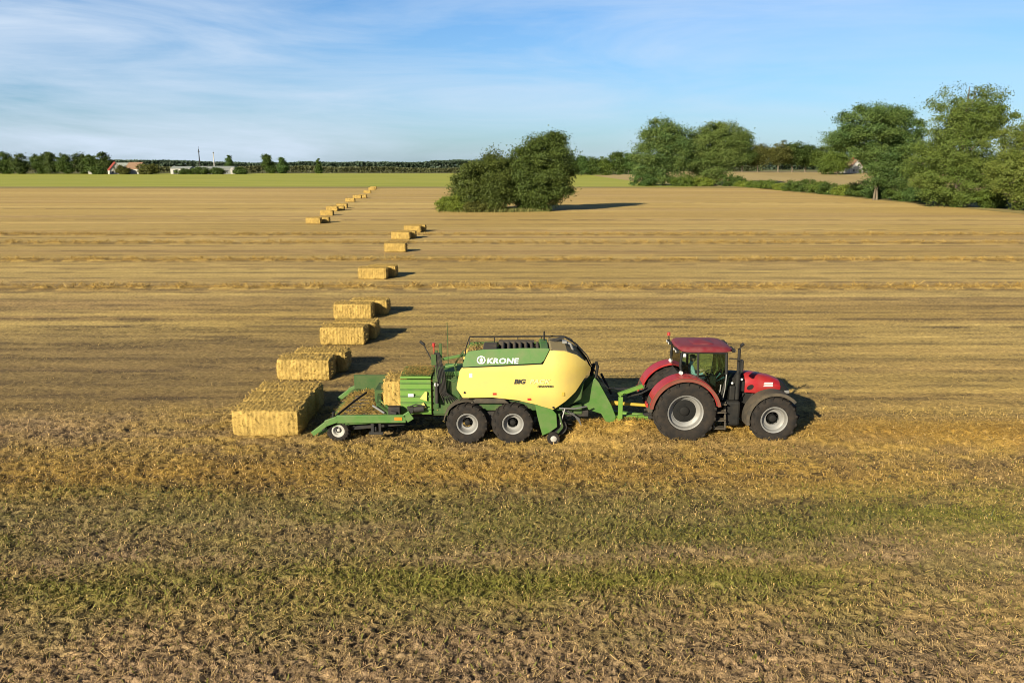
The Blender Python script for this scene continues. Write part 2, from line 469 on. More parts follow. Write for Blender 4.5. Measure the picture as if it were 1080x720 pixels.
def field_zones(x, y):
    """Colour of the field at x, y: swath stripes, trodden strips, weeds, soil, shaded swath gaps."""
    wob = (fbm(x / 9, y / 4, 3) - 0.5) * 1.6
    yw = y + wob
    near = 1 - smooth(26, 30, yw)
    stripes = (0.42 * vnoise(x / 110, y / 1.3 + 0.004 * x, 21) + 0.40 * vnoise(x / 160, y / 3.6, 22) + 0.18 * vnoise(x / 40, y / 0.55, 23))
    c = mixc(np.tile(CHAFF * 1.50 + GOLD * 0.16, (len(x), 1)), np.tile(PALE * 1.10, (len(x), 1)), smooth(0.28, 0.66, stripes))
    c = mixc(c, np.tile(STRAW, (len(x), 1)), 0.55 * smooth(0.3, 0.7, vnoise(x / 30, y / 7, 25)))
    # the regular passes of drill and combine
    pw = vnoise(x / 70, y / 9, 27)
    c = c * (1 + (0.10 * np.sin(y * 2 * np.pi / 3.35 + 1.2 * pw) + 0.07 * np.sin(y * 2 * np.pi / 1.12 + 2 * pw)) * (1 - smooth(120, 260, y)))[:, None]
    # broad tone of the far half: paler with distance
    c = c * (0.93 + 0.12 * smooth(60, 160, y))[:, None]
    # baled, trodden strip left of the machine
    left = smooth(-2, -16, x + (fbm(x/6, y/6, 5) - 0.5) * 8)
    c = mixc(c, np.tile(CHAFF * 0.92, (len(x), 1)), 0.6 * left * smooth(27, 29, yw) * (1 - smooth(37, 45, yw)))
    c = mixc(c, np.tile(CHAFF * 0.9, (len(x), 1)), 0.45 * smooth(4, -4, x) * smooth(27, 29, yw) * (1 - smooth(37, 45, yw)))
    # loose swath rows further out
    for s in SWATHS:
        k = bump_at(y + (vnoise(x / 8, y * 0, 31) - 0.5) * 0.8, s, 1.0)
        c = mixc(c, np.tile(GOLD, (len(x), 1)), 0.8 * k)
        lump = fbm(x / 0.9, y / 0.7, 71, 2)
        c = mixc(c, np.tile(SOIL * 1.7, (len(x), 1)), 0.65 * bump_at(y, s - 0.9, 0.8) * smooth(0.55, 0.40, lump))  # dark shadow gaps between the straw lumps, painted into the colour
    c = mixc(c, np.tile(SOIL * 1.8, (len(x), 1)), 0.6 * bump_at(y, 309, 2.5) * smooth(-25, -60, x))
    # wheel lines
    for s, g in ((29.5, 0.25), (31.3, 0.25), (39.0, 0.3), (40.6, 0.3), (47.6, 0.3), (55.2, 0.35), (60.6, 0.4), (62.6, 0.35), (71.5, 0.4), (79, 0.35), (88.5, 0.4), (98, 0.4), (120, 0.35), (142, 0.35), (165, 0.3), (190, 0.3), (33.6, 0.3), (35.8, 0.3), (43.3, 0.45), (45.6, 0.45), (50.2, 0.35), (52.5, 0.35), (66, 0.4), (68.2, 0.4), (83, 0.3), (111, 0.35), (131, 0.35)):
        k = bump_at(y + 0.004 * x, s, 0.16 + 0.002 * s) * smooth(0.35, 0.6, vnoise(x / 2.2, y * 0 + s, 41))
        c = mixc(c, np.tile(SOIL * 1.5, (len(x), 1)), min(0.85, 1.7 * g) * k)
    # the swath the baler is taking up
    sw = bump_at(yw, 25.4, 1.25) * smooth(1.0, 2.2, x)
    # near half
    n1 = fbm(x / 1.4, y / 0.7, 51); n2 = fbm(x / 5, y / 1.6, 53)
    nc = mixc(np.tile(STRAW * 0.86, (len(x), 1)), np.tile(CHAFF, (len(x), 1)), smooth(0.35, 0.7, n1))
    orange = bump_at(yw, 21.6, 1.6) * (1 - 0.75 * smooth(6, 14, x))
    nc = mixc(nc, np.tile(GOLD * 0.82, (len(x), 1)), 0.8 * orange)
    grey_left = smooth(-9, -18, x) * bump_at(yw, 26.5, 2.2)
    nc = mixc(nc, np.tile(PURPLE, (len(x), 1)), 0.75 * grey_left)
    dark = bump_at(yw, 18.6, 1.7) * (1 - 0.35 * smooth(4, 12, x))
    nc = mixc(nc, np.tile((DKGREEN + CHAFF) * 0.62, (len(x), 1)), 0.85 * dark)
    g1 = np.clip(0.75 * bump_at(yw, 15.4, 0.75) + 0.5 * bump_at(yw, 18.0, 0.9) + 0.55 * bump_at(yw, 19.2, 0.5) * smooth(-2, 9, x) + 0.25 * bump_at(yw, 20.4, 0.5), 0, 1)
    pinky = np.clip(bump_at(yw, 16.8, 0.45) + 1.3 * (1 - smooth(12.9, 14.8, yw)), 0, 1)
    nc = mixc(nc, np.tile(PURPLE, (len(x), 1)), 0.65 * pinky)
    nc = mixc(nc, np.tile(PURPLE * 0.9, (len(x), 1)), 0.42 * (1 - smooth(17.5, 20, yw)))
    nc = mixc(nc, np.tile(WEED * 1.02, (len(x), 1)), (0.05 + 0.32 * smooth(0.44, 0.62, fbm(x / 2.2, y / 0.9, 57))) * (1 - smooth(18.5, 21.5, yw)) * smooth(12.4, 14.2, yw))
    nc = mixc(nc, np.tile(WEED, (len(x), 1)), np.clip(g1 * (0.10 + 1.1 * smooth(0.38, 0.66, n2)), 0, 0.85))
    nc = nc * 1.07
    c = mixc(c, nc, near)
    c = mixc(c, np.tile(GOLD * 1.12, (len(x), 1)), 0.85 * sw)
    green = np.clip(0.8 * g1 * smooth(0.33, 0.65, n2) + 0.08 * (1 - smooth(18.5, 21.5, yw)) * smooth(12.4, 14.2, yw), 0, 1) * near
    return c, green

def field_height(x, y):
    fade = 1 - smooth(45, 120, y)
    rough = 0.20 + 0.80 * (1 - smooth(25, 30, y + (fbm(x/9, y/4, 3) - 0.5) * 2))
    k = smooth(13, 23, y)
    h = ((fbm(x / 0.13, y / 0.11, 61, 2) - 0.5) * (1 - k) + (fbm(x / 0.20, y / 0.17, 62, 2) - 0.5) * k * 1.15) * 0.105 * rough
    h = h + (vnoise(x / 0.08, y / 0.07, 63) - 0.5) * 0.075 * rough
    h = h + (fbm(x / 3.5, y / 0.6, 65) - 0.5) * 0.06
    h = h * fade
    for s in SWATHS:
        lump = smooth(0.35, 0.75, fbm(x / 0.9, y / 0.7, 71, 2))
        h = h + bump_at(y + (vnoise(x / 8, y * 0, 31) - 0.5) * 0.8, s, 0.8) * (0.02 + 0.15 * lump)
    mound = bump_at(y, 25.2, 1.05) * smooth(1.2, 2.4, x) * (0.20 + 0.25 * (1 - smooth(4.2, 5.4, x)))
    h = h + mound * (0.7 + 0.6 * fbm(x / 0.5, y / 0.5, 73))
    return h

rows = [-40.0]
while rows[-1] < 316:
    yv = rows[-1]
    rows.append(yv + (2.0 if yv < 8 else 0.03 * max(1.0, (yv / 12) ** 1.6)))
rows = np.array(rows); rows[-1] = 316.0
NC = 1150
tt = np.linspace(0, 1, NC)
W = 0.74 * np.maximum(rows, 8) + 12
left_e, right_e = -(1.0 * np.maximum(rows, 8) + 14), np.minimum(W, 94.5)
gx = left_e[:, None] + (right_e - left_e)[:, None] * tt[None, :]
gy = np.repeat(rows[:, None], NC, axis=1)
fx, fy = gx.ravel(), gy.ravel()
fz = field_height(fx, fy)
fc, _ = field_zones(fx, fy)
# hollows between the stubble mixed towards the dark soil colour
hollow = smooth(0.002, -0.030, fz) * (1 - smooth(40, 70, fy))
fc = mixc(fc, np.tile(SOIL, (len(fx), 1)), 0.75 * hollow)
idx = np.arange(len(rows) * NC).reshape(len(rows), NC)
ff = np.stack([idx[:-1, :-1].ravel(), idx[:-1, 1:].ravel(), idx[1:, 1:].ravel(), idx[1:, :-1].ravel()], 1)
tag(link_mesh('field', np_mesh('field', np.stack([fx, fy, fz], 1), ff, fc, True), M['field']), kind='structure')

sheet('grass_verge', [(-480,315,0.015),(96,315,0.015),(96,345,0.015),(-480,345,0.015)], M['dry_grass'])
sheet('green_field', [(-1300,342,0.03),(74,332,0.03),(76,400,0.03),(90,860,0.03),(-1300,860,0.03)], M['meadow'])
sheet('dry_grass_verge', [(93.5,80,0.05),(101,80,0.05),(101,345,0.05),(74,345,0.05),(80,318,0.05),(93.5,314,0.05)], M['dry_grass'])
ux, uy = np.meshgrid(np.linspace(60, 520, 70), np.linspace(120, 760, 90), indexing='ij')
uz = 4.3 * smooth(350, 525, uy) * smooth(68, 120, ux) * (1 - smooth(580, 740, uy)) + 0.02 - 0.13 * (1 - smooth(97, 104, ux)) * (1 - smooth(330, 350, uy))
ii = np.arange(70 * 90).reshape(70, 90)
tag(link_mesh('tan_field', np_mesh('tan_field', np.stack([ux.ravel(), uy.ravel(), uz.ravel()], 1), np.stack([ii[:-1,:-1].ravel(), ii[1:,:-1].ravel(), ii[1:,1:].ravel(), ii[:-1,1:].ravel()], 1), None, True), M['tan_field']), kind='structure')

# ------------------------------------------------------------------ stubble, weeds: nobody could count them
def scatter(n, y0, y1, power):
    y = y0 + (y1 - y0) * RNG.random(n) ** power
    x = (RNG.random(n) * 2 - 1) * (0.72 * y + 5)
    return x, y

def blades(x, y, z0, h, w, lean, az, colr):
    """Tapered quads standing (or lying, at a large lean) on the ground."""
    n = len(x)
    face = RNG.random(n) * np.pi
    dx, dy = np.cos(face) * w / 2, np.sin(face) * w / 2
    tx, ty = np.cos(az) * h * np.sin(lean), np.sin(az) * h * np.sin(lean)
    tz = h * np.cos(lean)
    v = np.empty((n, 4, 3))
    v[:, 0] = np.stack([x - dx, y - dy, z0], 1); v[:, 1] = np.stack([x + dx, y + dy, z0], 1)
    v[:, 2] = np.stack([x + tx + dx * 0.6, y + ty + dy * 0.6, z0 + tz], 1)
    v[:, 3] = np.stack([x + tx - dx * 0.6, y + ty - dy * 0.6, z0 + tz], 1)
    return v.reshape(-1, 3), np.arange(4 * n).reshape(n, 4), np.repeat(colr, 4, axis=0)

N = 680000
cx, cy = scatter(N // 5, 8.0, 60.0, 1.45)
px = np.repeat(cx, 5) + RNG.normal(0, 0.045, N // 5 * 5); py = np.repeat(cy, 5) + RNG.normal(0, 0.035, N // 5 * 5)
bc, bg = field_zones(px, py)
nn = len(px)
pz = field_height(px, py)
keep = (RNG.random(nn) < (0.25 + 0.75 * smooth(-0.035, 0.02, pz))) & (RNG.random(nn) < 0.10 + 0.9 * (1 - smooth(25, 33, py)) - 0.09 * smooth(35, 60, py))
far_s = 1 - 0.55 * smooth(26, 32, py)
bright = 0.70 + 0.8 * RNG.random(nn)
bc = bc * bright[:, None]
pale = RNG.random(nn) < 0.24
bc[pale] = PALE * np.array([1.02, 1.0, 1.25]) * (0.75 + 0.45 * RNG.random(pale.sum()))[:, None]
px, py, pz, bc, far_s = px[keep], py[keep], pz[keep], bc[keep], far_s[keep]; nn = len(px)
v, f, c = blades(px, py, pz - 0.03, (0.04 + 0.065 * RNG.random(nn)) * far_s, (0.012 + 0.022 * RNG.random(nn) ** 2) * (0.72 + 0.28 * smooth(12, 20, py)),
                 np.abs(RNG.normal(0.45, 0.45, nn)), RNG.random(nn) * 6.283, bc)
tag(link_mesh('stubble', np_mesh('stubble', v, f, c), M['stalk']), 'short cut straw stubble standing all over the near field', 'stubble', kind='stuff')

N = 120000
px, py = scatter(N, 8.0, 48.0, 1.4)
onsw = RNG.random(N) < 0.16                                   # loose straw heaped on the swath by the machine
px[onsw] = 2.0 + RNG.random(onsw.sum()) * 22; py[onsw] = 25.3 + RNG.normal(0, 0.85, onsw.sum())
bc, bg = field_zones(px, py)
mx = mixc(bc, np.tile(PALE, (N, 1)), 0.55 * RNG.random(N)) * (0.75 + 0.6 * RNG.random(N))[:, None]
v, f, c = blades(px, py, field_height(px, py) + 0.02 + 0.05 * RNG.random(N), 0.07 + 0.15 * RNG.random(N) ** 1.5, 0.012 + 0.020 * RNG.random(N),
                 1.15 + 0.4 * RNG.random(N), RNG.random(N) * 6.283, mx)
tag(link_mesh('loose_straw', np_mesh('loose_straw', v, f, c), M['stalk']), 'loose dry straw lying scattered over the cut field', 'straw', kind='stuff')

N = 42000                                                    # straw dropped along the further swath rows
px = (RNG.random(N) * 2 - 1) * 75; sw_i = RNG.integers(0, 4, N)
py = np.array(SWATHS)[sw_i] + RNG.normal(0, 0.55, N)
ok = fbm(px / 0.9, py / 0.7, 71, 2) > 0.38 + 0.10 * RNG.random(N)
px, py = px[ok], py[ok]; nn = len(px)
sc_c = mixc(np.tile(GOLD * 1.1, (nn, 1)), np.tile(PALE, (nn, 1)), RNG.random(nn)) * (0.6 + 0.7 * RNG.random(nn))[:, None]
v, f, c = blades(px, py, field_height(px, py) + 0.10 * RNG.random(nn), 0.2 + 0.25 * RNG.random(nn), 0.03 + 0.03 * RNG.random(nn), 0.7 + 0.8 * RNG.random(nn), RNG.random(nn) * 6.283, sc_c)
tag(link_mesh('swath_straw', np_mesh('swath_straw', v, f, c), M['stalk']), 'thin rows of unbaled straw left lying further up the field', 'straw', kind='stuff')

N = 170000
px, py = scatter(N, 11.0, 24.0, 1.0)
_, bg = field_zones(px, py)
keep = RNG.random(N) < bg * 0.9 + 0.02
px, py = px[keep], py[keep]; nn = len(px)
dk = RNG.random(nn) < 0.25 * smooth(16.5, 18, py)
wc = mixc(np.tile(WEED, (nn, 1)), np.tile(np.array([0.165, 0.155, 0.026]), (nn, 1)), RNG.random(nn)) * (0.6 + 0.6 * RNG.random(nn))[:, None]
wc[dk] = DKGREEN * 0.9
v, f, c = blades(px, py, field_height(px, py) - 0.01, 0.05 + 0.08 * RNG.random(nn), 0.015 + 0.03 * RNG.random(nn), 0.5 + 0.5 * RNG.random(nn), RNG.random(nn) * 6.283, wc)
tag(link_mesh('weeds', np_mesh('weeds', v, f, c), M['stalk']), 'green weeds sprouting in strips between the near stubble', 'weeds', kind='stuff')
#@@PART2
# ------------------------------------------------------------------ trees and bushes
def crown_mesh(lobes, clumps, per, size, spread, hue, seed, hue2=None, sparse_above=None):
    """Leaf sprays in clumps through the crown's lobes: (cx, cy, cz, rx, ry, rz) each."""
    g = np.random.default_rng(seed)
    L = np.array(lobes, dtype=float)
    wgt = (L[:, 3] * L[:, 4] * L[:, 5]) ** (2 / 3); wgt /= wgt.sum()
    k = g.choice(len(L), clumps, p=wgt)
    d = g.normal(size=(clumps, 3)); d /= np.linalg.norm(d, axis=1)[:, None]
    rad = g.random(clumps) ** 0.30
    rad = rad * (0.90 + 0.2 * g.random(clumps))
    cc = L[k, :3] + d * L[k, 3:] * rad[:, None]
    ok = cc[:, 2] > 0.25
    cc, d = cc[ok], d[ok]
    per = int(per * 3.3); size = size * 0.58; spread = spread * 0.88
    n_per = np.full(len(cc), per)
    if sparse_above:
        z0, z1, lo = sparse_above
        n_per = (per * (1 - (1 - lo) * np.clip((cc[:, 2] - z0) / (z1 - z0), 0, 1))).astype(int)
    n_per = np.maximum(2, (n_per * (0.5 + g.random(len(cc)))).astype(int))
    ci = np.repeat(np.arange(len(cc)), n_per)
    csz = (0.6 + 0.8 * g.random(len(cc)))[ci]
    n = len(ci)
    p = cc[ci] + g.normal(size=(n, 3)) * np.array([1, 1, 0.62]) * spread * csz[:, None]
    p[:, 2] = np.maximum(p[:, 2], 0.08)
    nrm = d[ci] * 0.55 + g.normal(size=(n, 3)) * 0.62 + np.array([0, 0, 0.45])
    nrm /= np.linalg.norm(nrm, axis=1)[:, None]
    a = np.cross(nrm, g.normal(size=(n, 3))); a /= np.linalg.norm(a, axis=1)[:, None]
    b = np.cross(nrm, a)
    s = (size * (0.55 + 0.9 * g.random(n)))[:, None]
    v = np.stack([p - a * s, p - b * s * 0.55, p + a * s, p + b * s * 0.55], 1).reshape(-1, 3)
    f = np.arange(4 * n).reshape(n, 4)
    hue = np.array(hue) * np.array([1.02, 1.14, 0.84]); hue2 = np.array(hue2) * np.array([1.05, 1.18, 0.92]) if hue2 is not None else hue * np.array([1.35, 1.2, 0.9])
    t = np.clip(g.random(len(cc))[ci] * 0.7 + g.random(n) * 0.45 - 0.08, 0, 1)
    c = hue * (1 - t[:, None]) + hue2 * t[:, None]
    c = c * (0.88 + 0.24 * g.random(n))[:, None]
    return v, f, np.repeat(c, 4, axis=0), cc

def trunk_mesh(h, r, targets, seed, lean=0.0, forks=1):
    g = random.Random(seed)
    mb = MB()
    for q in range(forks):
        ox = (q - (forks - 1) / 2) * r * 3.2
        pts = [Vector((ox + lean * h * t + g.uniform(-1, 1) * r * 0.7 * (t > 0), g.uniform(-1, 1) * r * 0.6 * (t > 0), -0.2 + h * t)) for t in (0, 0.12, 0.3, 0.5, 0.72, 1.0)]
        mb.tube(pts, [r * 1.35, r, r * 0.86, r * 0.66, r * 0.42, r * 0.12], 9)
    for tg in targets:
        t = min(max((tg[2] * 0.62) / h, 0.16), 0.8)
        base = Vector((lean * h * t, 0, -0.2 + h * t))
        tip = Vector(tg)
        mid = base.lerp(tip, 0.5) + Vector((g.uniform(-.5,.5), g.uniform(-.5,.5), 0.06 * h * g.uniform(0.2, 1)))
        rr = r * (0.42 - 0.25 * t)
        mb.tube([base, mid, tip], [rr, rr * 0.62, rr * 0.18], 6)
    return mb

def tree(name, label, cat, loc, lobes, h, r, clumps, per, size, spread, hue, seed, group=None, limbs=12, lean=0.0, forks=1, hue2=None, sparse_above=None):
    root = empty(name, loc)
    tag(root, label, cat, group)
    v, f, c, cc = crown_mesh(lobes, clumps, per, size, spread, hue, seed, hue2, sparse_above)
    link_mesh('crown', np_mesh('crown', v, f, c), M['leaf'], root)
    pick = cc[np.random.default_rng(seed + 5).choice(len(cc), min(limbs, len(cc)), replace=False)] if limbs else []
    trunk_mesh(h, r, [tuple(p) for p in pick if p[2] > 0.25 * h], seed, lean, forks).build('trunk', M['bark'], root, smooth=True)
    return root

def bush(name, label, loc, lobes, clumps, per, size, spread, hue, seed, cat='bush', group=None, hue2=None):
    v, f, c, cc = crown_mesh(lobes, clumps, per, size, spread, hue, seed, hue2)
    o = link_mesh(name, np_mesh(name, v, f, c), M['leaf'])
    o.location = loc
    return tag(o, label, cat, group)

OLIVE = (0.074, 0.102, 0.025); DEEP = (0.052, 0.078, 0.023); LIGHT = (0.12, 0.145, 0.032); BLUISH = (0.055, 0.092, 0.034); BROWNISH = (0.082, 0.082, 0.028)

# the grove standing in the field
tree('broadleaf_tree', 'tall rounded olive green tree, the taller one of the grove in the cut field', 'tree', (6.0, 159, 0),
     [(0.2,0,9.2,5.3,5.3,5.7),(-3.6,0,6.0,4.0,5,5.4),(3.0,0,6.4,3.2,4.3,3.8),(-1.4,-1,3.4,4.6,4.5,3.3),(1.7,0,12.2,3.0,3.0,2.6)], 13.5, 0.42, 360, 85, 0.30, 0.85, (0.056, 0.076, 0.022), 101, limbs=14)
tree('willow_tree', 'broad low spreading olive tree against the left side of the taller grove tree', 'tree', (-5.0, 158, 0),
     [(2.0,0,6.2,3.8,4.5,4.7),(-1.8,0,5.3,3.9,4.5,4.6),(-4.5,0,4.2,2.3,3.0,3.6),(0.2,-1,2.8,5.6,4.2,2.8)], 9.5, 0.34, 330, 80, 0.28, 0.78, (0.058, 0.072, 0.021), 102, limbs=12)
bush('shrub', 'small light green shrub at the left foot of the field grove', (-11.6, 155, 0), [(0,0,1.3,2.3,1.8,1.7),(1.7,0,1.0,1.6,1.6,1.3),(-1.6,0,1.0,1.2,1.3,1.7)], 90, 45, 0.22, 0.42, LIGHT, 103)
bush('bramble', 'low olive bramble patch in front of the grove foot beside the small shrub', (-7.0, 153.6, 0), [(0,0,0.8,2.6,1.4,1.2),(3.5,0.5,0.7,2.6,1.2,0.9)], 70, 40, 0.2, 0.4, BROWNISH, 104, cat='brambles')
gx_, gy_ = np.clip(RNG.normal(-4, 4.5, 7000), -14, 7), 156.4 + RNG.normal(0, 1.6, 7000)
tcol = mixc(np.tile(np.array([0.085,0.10,0.025]), (7000,1)), np.tile(np.array([0.17,0.15,0.045]), (7000,1)), RNG.random(7000))
v, f, c = blades(gx_, gy_, np.zeros(7000), 0.2 + 0.5 * RNG.random(7000), np.full(7000, 0.12), np.abs(RNG.normal(0.2, 0.2, 7000)), RNG.random(7000) * 6.28, tcol)
tag(link_mesh('tall_grass', np_mesh('tall_grass', v, f, c), M['stalk']), 'uncut tall grass round the foot of the field grove', 'grass', kind='stuff')

# the tall trees along the right-hand field edge
tree('ash_tree', 'tall spreading tree with bare twin stems at the left end of the big right trees', 'tree', (93.0, 207, 0),
     [(-2.5,0,18.2,8.0,7.5,6.0),(-8.5,0,15.0,5.0,5,3.6),(4.4,0,17.5,6.2,6,6.4),(1.0,0,11.0,6.8,6,4.8),(2.4,0,6.6,5.4,4.5,4.0),(6.5,1,7.5,3.6,4,5.0)], 22.5, 0.24, 380, 74, 0.36, 1.1, BLUISH, 111, limbs=20, forks=2, hue2=(0.10,0.125,0.035))
tree('poplar_tree', 'tallest tree of the right cluster, airy olive crown with thin bare twigs on top', 'tree', (95.4, 174, 0),
     [(-1,0,19.5,7.6,7.0,6.2),(4.0,0,19.0,5.4,6,6.0),(0,0,12.5,9.0,8.0,5.5),(-6.5,0,9.0,5.5,5,5.0),(0,-2,5.0,9.4,6,4.8),(5,0,7,4.5,5,5)], 25.0, 0.55, 520, 64, 0.30, 0.95, OLIVE, 112, limbs=44, hue2=(0.125,0.14,0.036), sparse_above=(17, 25, 0.30))
tree('alder_tree', 'yellowish olive tree cut off by the right edge of the picture', 'tree', (100.8, 158, 0),
     [(0,0,12.5,6.2,6,5.2),(2,0,14.8,4,4,3.4),(-3,0,7.5,4.4,5,4.8),(2,-1,4.2,6.5,5,4.0)], 17.0, 0.45, 360, 66, 0.28, 0.85, (0.09,0.11,0.026), 113, limbs=22, hue2=(0.145,0.15,0.038), sparse_above=(12, 18, 0.5))
for i, (x, y, r_, h_, hue, lab) in enumerate([
        (98.5, 184, 3.6, 4.2, DEEP, 'dark green shrub at the foot of the tallest right tree, on its left'),
        (99.0, 168, 3.4, 3.6, OLIVE, 'olive shrub between the tallest right tree and the one at the picture edge'),
        (98.5, 150.5, 2.4, 2.6, DEEP, 'low dark shrub at the very right edge of the picture')]):
    bush('shrub', lab, (x, y, 0), [(0,0,h_*0.48,r_,r_,h_*0.55),(r_*0.7,1,h_*0.35,r_*0.7,r_*0.7,h_*0.42)], 90, 50, 0.26, 0.5, hue, 120 + i, group='shrubs under the right trees')

hedge = [  # x, y, radius, height, tone, label
    (95.5, 331, 3.0, 2.2, LIGHT, 'low pale green bush at the far left end of the hedge beside the tan field'),
    (96.5, 318, 3.6, 2.6, OLIVE, 'second hedge bush from the far left end, low and rounded'),
    (97.0, 303, 4.0, 3.0, OLIVE, 'third hedge bush from the far left end, olive green'),
    (97.0, 287, 3.2, 2.6, LIGHT, 'fourth hedge bush from the far left end, small and pale'),
    (97.4, 271, 4.8, 4.2, DEEP, 'tall dark rounded bush in the middle of the long hedge'),
    (97.6, 257, 3.6, 3.4, OLIVE, 'hedge bush just right of the tall dark rounded one'),
    (97.4, 246, 3.8, 3.3, DEEP, 'dark hedge bush left of the one with the pale top'),
    (97.8, 236, 3.0, 3.2, LIGHT, 'hedge bush with pale green top left of the bare twin stems'),
    (98.4, 225, 3.9, 4.4, DEEP, 'large dark hedge bush behind the bare twin stems'),
    (97.6, 214.5, 3.0, 3.6, BLUISH, 'blue green bush close to the bare twin stems'),
    (98.2, 200, 3.8, 3.8, DEEP, 'dark green hedge bush right of the bare twin stems'),
    (98.0, 192, 3.2, 4.2, BLUISH, 'hedge bush at the right end, next to the tallest right tree')]
for i, (x, y, r_, h_, hue, lab) in enumerate(hedge):
    bush('hedge_bush', lab, (x, y, 0), [(0,0,h_*0.45,r_,r_*1.5,h_*0.55),(-r_*0.3,r_,h_*0.4,r_*0.7,r_,h_*0.45)], 70, 42, 0.32, 0.55, hue, 140 + i, group='bushes of the field hedge')

# the two big trees past the field corner, with scrub at their feet
tree('lime_tree', 'big dense tree, left of the two tall ones past the green field corner', 'tree', (65.5, 350, 0),
     [(-1.5,0,21.5,9.5,8,6.2),(5.0,0,19,7,7,5.5),(-4.5,0,14.0,9.0,8,6.5),(6.0,0,12.0,7.5,7,7),(-2,0,6.0,10.5,7,5.5)], 26, 0.6, 330, 62, 0.55, 1.5, BLUISH, 161, limbs=16, hue2=(0.115,0.135,0.04))
tree('lime_tree', 'big tree, right of the two tall ones, leaning rightward crown with gaps', 'tree', (88.5, 352, 0),
     [(0.5,0,21.0,9.6,8,6.0),(-6.5,0,16,7.0,7,7.5),(8.5,0,19.0,5.6,6,4.8),(-3,0,8.5,9.5,6,7.2),(4,0,13,7,6,5)], 25.5, 0.5, 330, 60, 0.5, 1.45, (0.075,0.105,0.03), 162, limbs=20, hue2=(0.13,0.145,0.045))
for i, (x, y, r_, h_, hue, lab) in enumerate([
        (55.0, 346, 4.5, 6.0, BLUISH, 'bush at the left foot of the two big trees'),
        (72.0, 343, 5.0, 4.6, OLIVE, 'bush between the feet of the two big trees'),
        (80.0, 342, 4.2, 3.4, LIGHT, 'low pale bush in front of the right big tree'),
        (92.5, 344, 5.0, 4.8, DEEP, 'dark bush at the right foot of the two big trees')]):
    bush('scrub_bush', lab, (x, y, 0), [(0,0,h_*0.45,r_,r_,h_*0.55),(r_*0.6,0,h_*0.35,r_*0.7,r_,h_*0.4)], 60, 36, 0.42, 0.7, hue, 170 + i, group='scrub under the two big trees')

# the avenue on the rise behind the tan field
avenue = [(136, 'leftmost tree of the trunk row behind the tan field', BLUISH, 17.5), (148, 'second tree from the left in the trunk row behind the tan field', DEEP, 18.5),
          (159, 'third tree from the left in the trunk row, brownish crown', BROWNISH, 19.0), (170, 'fourth tree from the left in the trunk row, tallest dome', BROWNISH, 20.5),
          (180, 'fifth tree from the left in the trunk row behind the tan field', DEEP, 19.8), (190, 'sixth tree from the left in the trunk row, dark crown', DEEP, 18.4),
          (199, 'rightmost tree of the trunk row behind the tan field', OLIVE, 16.5)]
for i, (x, lab, hue, h_) in enumerate(avenue):
    hh = tuple(0.8 * q for q in hue)
    tree('avenue_tree', lab, 'tree', (x, 520 + (i % 3) * 4, 3.9), [(0,0,h_*0.66,7.0,7,h_*0.33),(-3,0,h_*0.50,4.5,6,h_*0.26),(3,0,h_*0.52,4.5,6,h_*0.25)], h_*0.9, 0.42, 110, 48, 0.62, 1.5, hh, 180 + i, group='trees of the avenue on the rise', limbs=6)
tree('roadside_tree', 'bushy tree left of the small brown roof behind the tan field', 'tree', (188, 470, 3.2), [(0,0,9.5,8.0,6,8.0),(-5,0,5.5,5.5,5,5.0)], 16, 0.35, 120, 48, 0.6, 1.3, OLIVE, 191, limbs=5)
tree('roadside_tree', 'bushy tree right behind the brown roof and the ash leaves', 'tree', (218, 508, 3.8), [(0,0,9.5,7.5,6,7.0),(5,0,6,5,5,5)], 15, 0.35, 130, 48, 0.6, 1.4, BLUISH, 192, limbs=5)
tree('roadside_tree', 'bushy tree far behind the tallest right tree, seen through its gaps', 'tree', (250, 470, 3.2), [(0,0,8.5,8.5,6,6.5),(7,0,6,6,5,5)], 14, 0.35, 130, 48, 0.6, 1.4, DEEP, 193, limbs=5)

# the row between the grove and the two big trees
between = [(51, 17.0, DEEP, 'first tree right of the grove in the far row behind the green field'), (60, 16.0, BLUISH, 'second tree right of the grove in the far row'),
           (69, 15.0, DEEP, 'third tree right of the grove in the far row, lowest crown'), (79, 17.0, OLIVE, 'fourth tree right of the grove in the far row'),
           (90, 21.0, DEEP, 'tallest tree of the far row, against the big left tree'), (100, 18.5, BLUISH, 'last tree of the far row, mostly behind the big left tree')]
for i, (x, h_, hue, lab) in enumerate(between):
    tree('field_tree', lab, 'tree', (x, 700, 0), [(0,0,h_*0.6,5.6,5,h_*0.4),(2,0,h_*0.35,5,5,h_*0.3)], h_*0.9, 0.35, 70, 40, 0.85, 1.5, hue, 200 + i, group='trees of the far row behind the green field', limbs=4)

# the plantation at the left edge
left_trees = [(-519, 20, 7), (-502, 21.5, 7.5), (-486, 20, 7), (-470, 19.5, 6.5), (-457, 21.5, 6), (-441, 19.5, 7), (-428, 21, 6), (-415, 19, 6), (-401, 22, 6.5)]
words = ['leftmost', 'second', 'third', 'fourth', 'fifth', 'sixth', 'seventh', 'eighth', 'rightmost']
for i, ((x, h_, r_), w_) in enumerate(zip(left_trees, words)):
    lab = f'{w_} dark tree of the plantation at the left picture edge' if w_ in ('leftmost', 'rightmost') else f'{w_} dark tree from the left in the plantation left of the red roofed house'
    tree('plantation_tree', lab, 'tree', (x, 800 + (i * 7) % 11, 0), [(0,0,h_*0.62,r_,6,h_*0.36),(1.5,0,h_*0.3,r_*1.1,6,h_*0.32)], h_*0.9, 0.4, 90, 38, 0.95, 1.5, DEEP if i % 2 else (0.05,0.07,0.025), 220 + i, group='trees of the plantation at the left edge', limbs=4)
